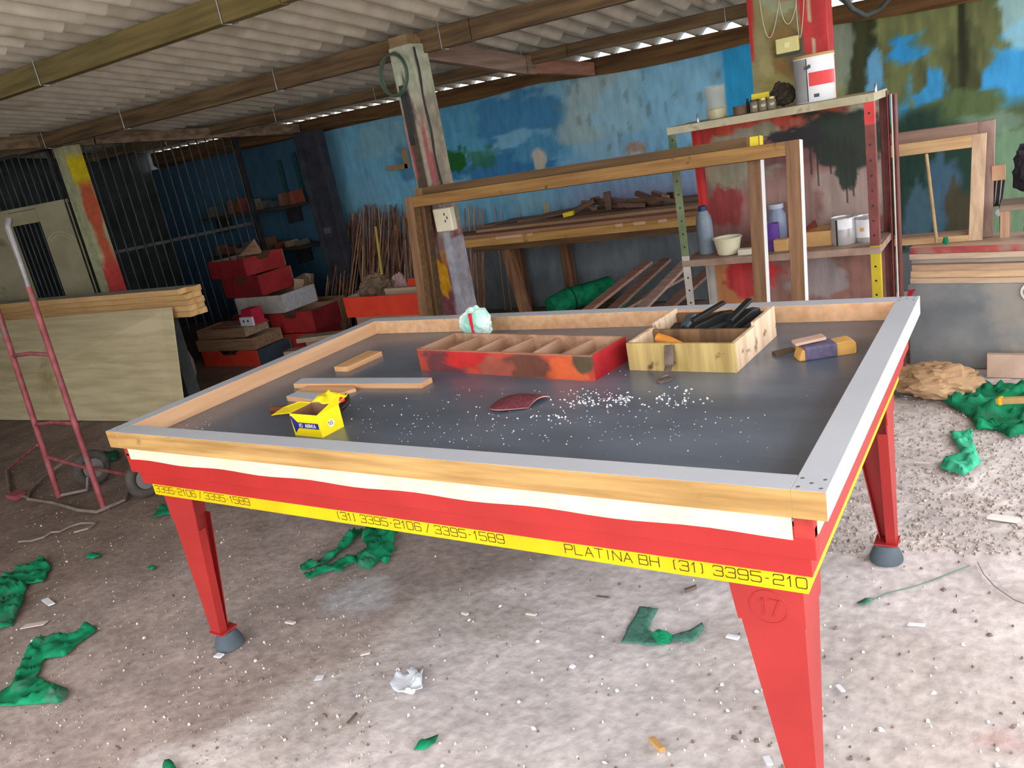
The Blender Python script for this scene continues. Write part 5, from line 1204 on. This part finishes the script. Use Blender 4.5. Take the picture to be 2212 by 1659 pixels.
m = MB(); m.prism([led(.62,.02,z), led(1.28,.03,z), led(1.28,.26,z), led(.62,.26,z)], (0,0,.016)); tag(m.build('stacked_board', mat('pink_board', (170,130,118), (192,152,138), rough=.8, scale=8), base=led(.7,.1,z)), 'short pinkish board lying on top of the stack, under the stool', 'board')
zb_ = z+.001
def ledge_frame(name, label, q_tr, q_br, q_inner, yb_, yt_, mt, mw, xl_):
    """timber frame leaning back on the ledge boards; given by its right edge"""
    tr_ = at(*q_tr, y=yt_); base = V(at(*q_br, y=yb_).x, yb_, zb_); up = (tr_-base); t = thing(name, label, 'frame', base)
    lft = V(-1, .02, 0); L_ = base.x-xl_; D = V(0,.045,0)
    def bar(nm, p, q, w_dir, wd): m = MB(); m.prism([p, q, q+w_dir*wd, p+w_dir*wd], D); return m.build(nm, mt[0] if nm == 'stile' else mt[1], t, bevel=.002)
    upn = up.normalized()
    bar('stile', base, base+up, lft, mw); bar('stile', base+lft*(L_-mw), base+lft*(L_-mw)+up, lft, mw)
    bar('top_rail', base+up-upn*mw+lft*mw, base+up-upn*mw+lft*(L_-mw), upn, mw); bar('bottom_rail', base+lft*mw, base+lft*(L_-mw), upn, mw*.5)
    return t
fz = wood('frame_stile', (172,142,114), (206,176,146), 'z', 2.4); fx = wood('frame_rail', (176,140,98), (206,170,126), 'x', 2.4)
pz = wood('pinkish_stile', (134,108,98), (160,132,120), 'z', 2.4); pxm = wood('pinkish_rail', (132,104,92), (158,130,116), 'x', 2.4)
ledge_frame('timber_frame', 'tan inner timber frame leaning on the boards of the grey ledge', (2131,287), (2122,524), None, 3.37, 3.47, (fz,fx), .062, 1.45)
ledge_frame('timber_frame', 'pinkish-brown larger timber frame leaning behind the tan one on the grey ledge', (2150,258), (2144,524), None, 3.44, 3.55, (pz,pxm), .075, 1.42)
mb_p = at(2005,420,y=3.6)
a = at(2001,333,y=3.46); b = at(2024,530,y=3.33); b.z = zb_+.008
tag(MB().tube([b, a], .0085, 8).build('leaning_stick', mat('stick_wood', (150,124,84), (176,150,106), rough=.6), base=b, smooth=True), 'thin tan stick leaning in front of the tan frame on the ledge', 'stick')
q = b+V(.03,-.03,0); crumple('green_scrap', 'small green netting tuft at the foot of the leaning stick', 'netting scrap', (q.x+.012,q.y+.01,zb_), .012,.010,.018, green, 31)
# stool with container, black bag and hanging brush at the right edge
sl = at(2170,525,y=3.36); st_ = thing('work_stool', 'small wooden stool standing on the ledge boards at the right edge', 'stool', (sl.x+.15, 3.40, zb_))
stw = wood('stool_wood', (150,112,88), (184,148,120), 'z', 2.2); top = at(2182,438,y=3.36).z; zs0 = zb_+.017
MB().box((sl.x-.02,3.30,top-.03),(sl.x+.34,3.50,top)).build('seat', wood('stool_seat', (110,90,76), (140,118,100),'x'), st_, bevel=.003)
for x, y in ((sl.x+.0,3.32),(sl.x+.30,3.32),(sl.x+.0,3.47),(sl.x+.30,3.47)): MB().box((x-.018,y-.018,zs0),(x+.022,y+.018,top-.03)).build('leg', stw, st_, bevel=.002)
c = V(sl.x+.155,3.40,zs0); can('blue_white_bucket', 'pale blue bucket standing between the legs of the wooden stool', c, .075, .15, mat('pale_blue_plastic', (190,206,228), (206,220,238), rough=.35), extra=band(.02,.2,mat('teal_band',(40,110,96))), cat='bucket')
c = at(2212,385,y=3.38); o = crumple('black_bag', 'black bag standing on the wooden stool at the right picture edge', 'bag', (c.x+.05,3.42,top+.001), .085,.06,.13, mat('black_cloth', (22,20,28), (40,38,46), rough=.8), 41)
bx = at(2158,372,y=3.50); hb = thing('hand_brush', 'hand brush with a tan wooden block propped against the frames', 'brush', (bx.x,3.5,bx.z))
MB().box((bx.x-.032,3.49,bx.z-.04),(bx.x+.028,3.52,bx.z+.035)).build('block', mat('brush_block', (196,150,118), (208,164,130), rough=.7), hb, bevel=.003)
MB().prism([(bx.x-.03,3.495,bx.z-.04),(bx.x+.026,3.495,bx.z-.04),(bx.x+.012,3.495,bx.z-.17),(bx.x-.036,3.495,bx.z-.17)], (0,.02,0)).build('bristles', mat('dark_bristle', (34,30,30), (60,50,46), rough=.9, scale=60, stretch=(6,1,.4)), hb)
MB().tube([(bx.x+.008,3.505,bx.z-.17),(bx.x+.012,3.50,zb_+.002)], .008, 8).build('handle', black, hb, smooth=True)
for k in range(2): MB().tube([(bx.x-.008+.02*k,3.492,bx.z-.04),(bx.x-.018+.02*k,3.49,bx.z-.16)], .003, 6).build('wire', steel, hb)
c = at(2160,450,y=3.48); tag(MB().lathe([(.012,0),(.02,.004),(.02,.03),(.014,.034)], (c.x,3.475,c.z-.015), 14, axis=(0,-1,0)).build('white_reel', mat('white_reel_m', (190,190,192), (206,206,208)), base=c), 'small whitish reel hanging beside the brush handle', 'reel')
c = at(2208,636,y=3.10); cw = led(.56,-.012,c.z); t = thing('cap_disc', 'round brown-grey disc with a white rim on the face of the grey ledge', 'disc', cw)
MB().lathe([(.047,0),(.047,.012),(.036,.016)], led(.57,-.0005,.415), 22, axis=(math.sin(rl_)*1,-math.cos(rl_),0)).build('rim', wht, t, smooth=True)
MB().lathe([(.036,.0),(.034,.018),(.01,.02)], led(.57,-.0005,.415), 22, axis=(math.sin(rl_)*1,-math.cos(rl_),0)).build('centre', mat('cap_brown', (110,96,92), (126,112,106)), t, smooth=True)
a = at(1945,640,y=3.31); m = MB(); m.prism([led(-.015,-.0012,.345), led(.0,-.0012,.42), led(.04,-.0012,.43), led(.015,-.0012,.39), led(.003,-.0012,.345)], (0,.001,0)); tag(m.build('red_brush_mark', mat('mark_red',(170,30,50),(180,36,56)), base=led(0,0,.38)), 'short curved red paint mark at the left end of the grey ledge', 'paint mark')

# ------------------------------------------------------------------ things on the floor
def cloth(name, label, cat, outline, material, lift=.03, seed=0, grp=None, sub=4, thick=.002, edge=.25, fr=9):
    P_ = [at(px, py, z=.004) for px, py in outline]; ctr = sum(P_, Vector())/len(P_); ctr.z = 0
    bm = bmesh.new(); vs = [bm.verts.new(p-ctr) for p in P_]; f_ = bm.faces.new(vs)
    bmesh.ops.triangulate(bm, faces=[f_]); 
    for _ in range(sub):
        L_ = [e for e in bm.edges if e.calc_length() > .018]
        if not L_: break
        bmesh.ops.subdivide_edges(bm, edges=L_, cuts=1, use_grid_fill=True); bmesh.ops.triangulate(bm, faces=bm.faces[:])
    Q = np.array([v.co for v in bm.verts]); n = fbm(Q*np.array((fr,fr,1))+seed*3.1, 3); f2 = np.abs(fbm(Q*fr*1.9+seed*1.7+5, 2)-.5)
    bnd = np.array([v.is_boundary for v in bm.verts])
    for v, nn, ff, bb in zip(bm.verts, n, f2, bnd):
        h = max(0, lift*((nn-.40)*1.3) + lift*(1-min(1, ff*10))**1.5*.36); v.co.z = .006 + h*(edge if bb else 1)
        if bb: v.co.x += (nn-.5)*.03; v.co.y += (ff-.15)*.03
    bmesh.ops.recalc_face_normals(bm, faces=bm.faces[:])
    me = bpy.data.meshes.new(name); bm.to_mesh(me); bm.free(); me.materials.append(material)
    for p in me.polygons: p.use_smooth = True
    o = bpy.data.objects.new(name, me); COL.objects.link(o); o.location = ctr
    s_ = o.modifiers.new('s','SOLIDIFY'); s_.thickness = thick; s_.offset = 0
    return tag(o, label, cat, grp)
GN = 'scraps of green netting on the floor'
cloth('green_netting', 'large rumpled green netting scrap under the middle of the table', 'netting scrap', [(770,1205),(795,1190),(782,1170),(800,1140),(858,1148),(848,1172),(852,1190),(838,1220),(822,1210),(800,1232),(775,1226)], green, .06, 1, GN)
cloth('green_netting', 'upper twisted strip of green netting left of the rumpled scrap under the table', 'netting scrap', [(648,1222),(690,1212),(740,1178),(765,1150),(790,1143),(752,1180),(706,1218),(655,1234)], green, .06, 21, GN)
cloth('green_netting', 'lower strip of green netting left of the rumpled scrap under the table', 'netting scrap', [(655,1240),(700,1232),(735,1210),(775,1200),(780,1212),(742,1226),(735,1238),(722,1232),(668,1252)], green, .05, 22, GN)
cloth('green_netting', 'green netting strip near the lower left edge, upper of two big scraps', 'netting scrap', [(-20,1270),(10,1250),(52,1222),(95,1205),(112,1225),(95,1258),(60,1262),(50,1300),(28,1352),(-20,1365)], green, .05, 2, GN)
cloth('green_netting', 'big twisted green netting scrap at the lower left, beside the left leg', 'netting scrap', [(-10,1505),(25,1480),(60,1410),(92,1385),(150,1375),(195,1350),(212,1362),(165,1395),(140,1420),(98,1424),(80,1462),(150,1495),(132,1520),(60,1524),(-10,1530)], green, .055, 3, GN)
cloth('green_netting', 'faded flat green netting patch in the right foreground, left of the near right leg', 'netting scrap', [(1342,1388),(1368,1335),(1380,1310),(1421,1316),(1404,1344),(1400,1362),(1420,1372),(1448,1374),(1490,1362),(1517,1345),(1520,1358),(1500,1388),(1465,1384),(1430,1386),(1415,1396)], greenthin, .010, 4, GN)
o = tag(crumple('green_fold', None, None, (0,0,0), .03,.018,.02, green, 51, sub=3), 'small bright green fold on the flat green netting patch', 'netting scrap'); o.location = at(1432,1388,z=.004)
cloth('green_netting', 'small green netting strip at the bottom centre of the floor', 'netting scrap', [(892,1622),(905,1602),(930,1595),(946,1588),(940,1604),(915,1620)], green, .02, 5, GN)
cloth('green_netting', 'bent green netting piece alone on the gravel right of the far leg', 'netting scrap', [(2050,935),(2100,930),(2106,975),(2115,1005),(2080,1030),(2028,1012),(2040,995),(2080,985),(2062,960)], mat('green_bright', (30,150,110), (70,176,140), rough=.8, scale=20), .05, 6, GN)
cloth('green_netting', 'heap of tangled green netting at the right edge near the grey ledge', 'netting scrap', [(2045,850),(2095,838),(2160,832),(2230,838),(2240,935),(2180,948),(2150,930),(2110,930),(2095,900),(2060,885),(2035,870)], green, .085, 7, GN, fr=6)
cloth('green_netting', 'small green netting scrap behind the left leg of the table', 'netting scrap', [(330,1118),(345,1095),(372,1085),(390,1110),(362,1112)], green, .03, 8, GN)
cloth('green_netting', 'dark green netting scrap beside the hand truck wheel', 'netting scrap', [(222,975),(258,978),(256,994),(228,1000)], mat('dark_green_net', (8,66,46), (16,86,60), rough=.85), .05, 9, GN)
cloth('green_netting', 'tiny green netting scrap on the dark floor left of the left leg, upper one', 'netting scrap', [(182,1204),(205,1195),(220,1200),(200,1208)], green, .02, 10, GN)
cloth('green_netting', 'tiny green netting scrap on the dark floor left of the left leg, lower one', 'netting scrap', [(318,1228),(330,1222),(340,1226),(328,1232)], green, .02, 11, GN)
cloth('green_netting', 'green netting scrap cut by the bottom edge of the picture', 'netting scrap', [(352,1652),(368,1642),(385,1662),(380,1690),(356,1690)], green, .025, 12, GN)
cloth('green_netting', 'small green netting tuft on the bright floor right of the near right leg', 'netting scrap', [(1855,1305),(1870,1293),(1886,1292),(1880,1306),(1864,1309)], greenthin, .015, 13, GN)
m = MB(); pts = [at(px, py, z=.006) for px, py in ((1886,1294),(1920,1280),(1970,1268),(2010,1255),(2060,1235),(2095,1222))]; m.tube(pts, .0025, 6); tag(m.build('green_thread', mat('thread_green', (84,110,100), (100,128,116)), base=pts[0], smooth=True), 'thin green thread trailing across the bright floor at the right', 'thread')
m = MB(); pts = [at(px, py, z=.006) for px, py in ((2112,1215),(2125,1240),(2150,1268),(2190,1295),(2240,1315))]; m.tube(pts, .0018, 6); tag(m.build('grey_thread', mat('thread_grey', (120,116,112), (134,130,126)), base=pts[0], smooth=True), 'thin grey thread on the floor near the right edge of the picture', 'thread')
w = at(2005,860,z=0); crumple('brown_paper', 'crumpled sheet of brown paper on the floor behind the far right leg', 'paper', (w.x+.02,w.y+.02,.004), .19,.12,.075, mat('brown_paper', (146,114,84), (178,144,110), rough=.9, scale=4), 61, amp=.36, fr=2.6)
# planks on the floor at the right
a = at(2132,815,z=0); b = at(2235,818,z=0); o = MB().prism([a, b, b+V(0,.02,.115), a+V(0,.02,.115)], (0,.03,0)).build('floor_plank', mat('plank_pinkish', (176,148,130), (196,168,150), rough=.8, scale=6), base=a); tag(o, 'pinkish plank standing on edge at the foot of the grey ledge', 'plank')
a = at(2152,884,z=.06); b = at(2260,886,z=.075); t = thing('stick_with_tape', 'wooden stick with yellow tape lying on the green netting heap', 'stick', (a.x,a.y,.06))
m = MB(); m.beam(a+V(0,0,.04), b+V(0,0,.05), .030, .026); m.build('stick', mat('stick_tan', (176,136,84), (196,158,104), rough=.7), t, bevel=.003)
m = MB(); k = (b-a); m.beam(a+k*.06+V(0,0,.041), a+k*.13+V(0,0,.042), .034, .030); m.build('tape', mat('yellow_tape', (226,180,20), (236,194,40), rough=.5), t)
# individual larger scraps of laminate, paper and wood
def chip(label, px, py, L_, w_, h_, rz, mt, name='floor_scrap', cat='scrap'):
    q = at(px, py, z=.004); o = MB().prism([(-L_/2,-w_/2,0),(L_*.42,-w_*.55,0),(L_/2,w_*.4,0),(-L_*.4,w_/2,0)], (0,0,h_)).build(name, mt, bevel=.0006); o.location = q; o.rotation_euler = (0,0,rz); return tag(o, label, cat)
wsc = mat('white_scrap', (206,206,214), (222,222,228), rough=.6); psc = mat('pinkish_chip', (186,170,162), (206,192,184), rough=.7); tsc = mat('tan_chip', (170,128,78), (196,156,100), rough=.7); dsc = mat('brown_chip', (92,78,68), (116,100,88), rough=.8)
chip('long white laminate strip on the floor at the left edge', 105,1301,.10,.026,.006,-.15,wsc)
cloth('paper_scrap', 'torn white paper with raised corners on the foreground floor', 'paper', [(845,1478),(862,1452),(885,1462),(878,1450),(890,1444),(905,1460),(912,1450),(914,1490),(890,1505),(862,1498)], mat('white_paper', (206,210,218), (222,226,232), rough=.7), .035, 14, None, edge=.9, fr=14)
chip('small white card square on the foreground floor left of the torn paper', 690,1464,.030,.026,.002,.5,wsc)
chip('pale folded scrap on the floor above the torn paper', 790,1412,.035,.016,.006,.7,psc)
chip('flattened cigarette-like pale stub left of the table middle', 628,1346,.045,.014,.008,.1,psc)
chip('short pale stub right of the floor middle', 1005,1327,.028,.012,.009,-.1,psc); chip('longer pale stub further right of the floor middle', 1148,1328,.042,.010,.007,.1,psc)
chip('white stub between faded netting and near right leg', 1583,1378,.040,.014,.008,.0,wsc)
chip('split tan wood chip with a dark back on the foreground floor', 1420,1612,.055,.016,.014,-.55,tsc,'wood_chip','wood chip')
chip('white scrap lying right of the near right leg', 1980,1350,.050,.014,.004,.2,wsc); chip('whitish scrap on the gravel near the right edge', 2168,1122,.10,.03,.010,-.1,mat('warm_white',(214,206,200),(226,218,212)))
chip('white flake at the foreground right beside the near right leg', 1816,1488,.030,.012,.005,-.8,wsc); chip('dark brown sliver on the floor under the right half of the table', 1302,1290,.05,.008,.004,.1,dsc,'wood_sliver','wood sliver')
chip('brownish sliver standing out below the torn paper', 762,1552,.012,.05,.004,.1,dsc,'wood_sliver','wood sliver'); chip('white wedge under the left foot of the table', 474,1417,.034,.022,.006,.2,wsc,'foot_shim','shim')
chip('dark offcut standing at the foot of the table shadow', 1492,1275,.05,.012,.012,.9,dsc,'wood_sliver','wood sliver'); chip('white scrap at the bottom right corner of the foreground', 1660,1645,.03,.016,.006,-.9,wsc)
chip('pale wood strip on the gravel behind the far right leg', 1993,1000,.06,.012,.006,.1,psc); chip('grey wood strip lying at the left of the two big netting scraps', 75,1350,.11,.03,.004,.6,psc)
m = MB(); pts = [at(px, py, z=.008) for px, py in ((40,1170),(70,1168),(95,1160),(110,1150),(130,1148),(150,1138),(175,1130),(205,1130),(190,1142),(160,1150))]; m.tube(pts, .006, 6); tag(m.build('twisted_rag', mat('rag_beige', (126,114,104), (150,138,126), rough=.9), base=pts[0], smooth=True), 'beige twisted strip of rag on the dark floor below the hand truck', 'rag')
# fine litter: chips, sawdust lumps and gravel
def litter(name, label, n, gen, mt, smin, smax, hf=(.3,1.0)):
    m = MB()
    for _ in range(n):
        x, y = gen(); s = random.uniform(smin, smax)*(1 if random.random() < .85 else 1.7); a = random.random()*6.28; c, d = math.cos(a)*s, math.sin(a)*s; e = random.uniform(.35,1); h = s*random.uniform(*hf)
        m.add([(x-c,y-d,-.003),(x+d*e,y-c*e,-.003),(x+c,y+d,-.003),(x-d*e,y+c*e,-.003),(x-c*.5,y-d*.6,h),(x+d*e*.6,y-c*e*.5,h*.9),(x+c*.6,y+d*.5,h),(x-d*e*.5,y+c*e*.6,h*1.1)],
              [(4,5,6,7),(0,1,5,4),(1,2,6,5),(2,3,7,6),(3,0,4,7)])
    tag(m.build(name, mt), label, 'litter', kind='stuff')
def g_px(x0, x1, y0, y1):
    def f():
        q = at(random.uniform(x0,x1), random.uniform(y0,y1), z=0); return q.x, q.y
    return f
litter('pale_chips', 'small pale chips and crumbs of wood littering the floor', 330, g_px(-60,2260,1060,1700), mat('litter_pale', (196,186,178), (222,214,208), rough=.8), .0015, .0045)
litter('white_flakes', 'tiny white flakes scattered over the foreground floor', 70, g_px(300,2260,1300,1690), wsc, .003, .0085, (.2,.6))
litter('brown_bits', 'dark brown crumbs of bark and sawdust on the floor', 300, g_px(-60,2260,1080,1700), mat('litter_brown', (96,82,74), (124,108,98), rough=.9), .002, .006)
litter('gravel_bits', 'loose pale gravel covering the floor right of the table', 2600, g_px(1780,2260,840,1195), mat('gravel_pale', (158,146,139), (182,170,163), rough=.9, scale=40), .0025, .008, (.15,.5))
litter('sawdust_specks', 'fine specks of sawdust around the left leg and hand truck', 900, g_px(-40,800,1000,1650), mat('litter_tan', (150,136,122), (182,168,154), rough=.9), .0015, .004)
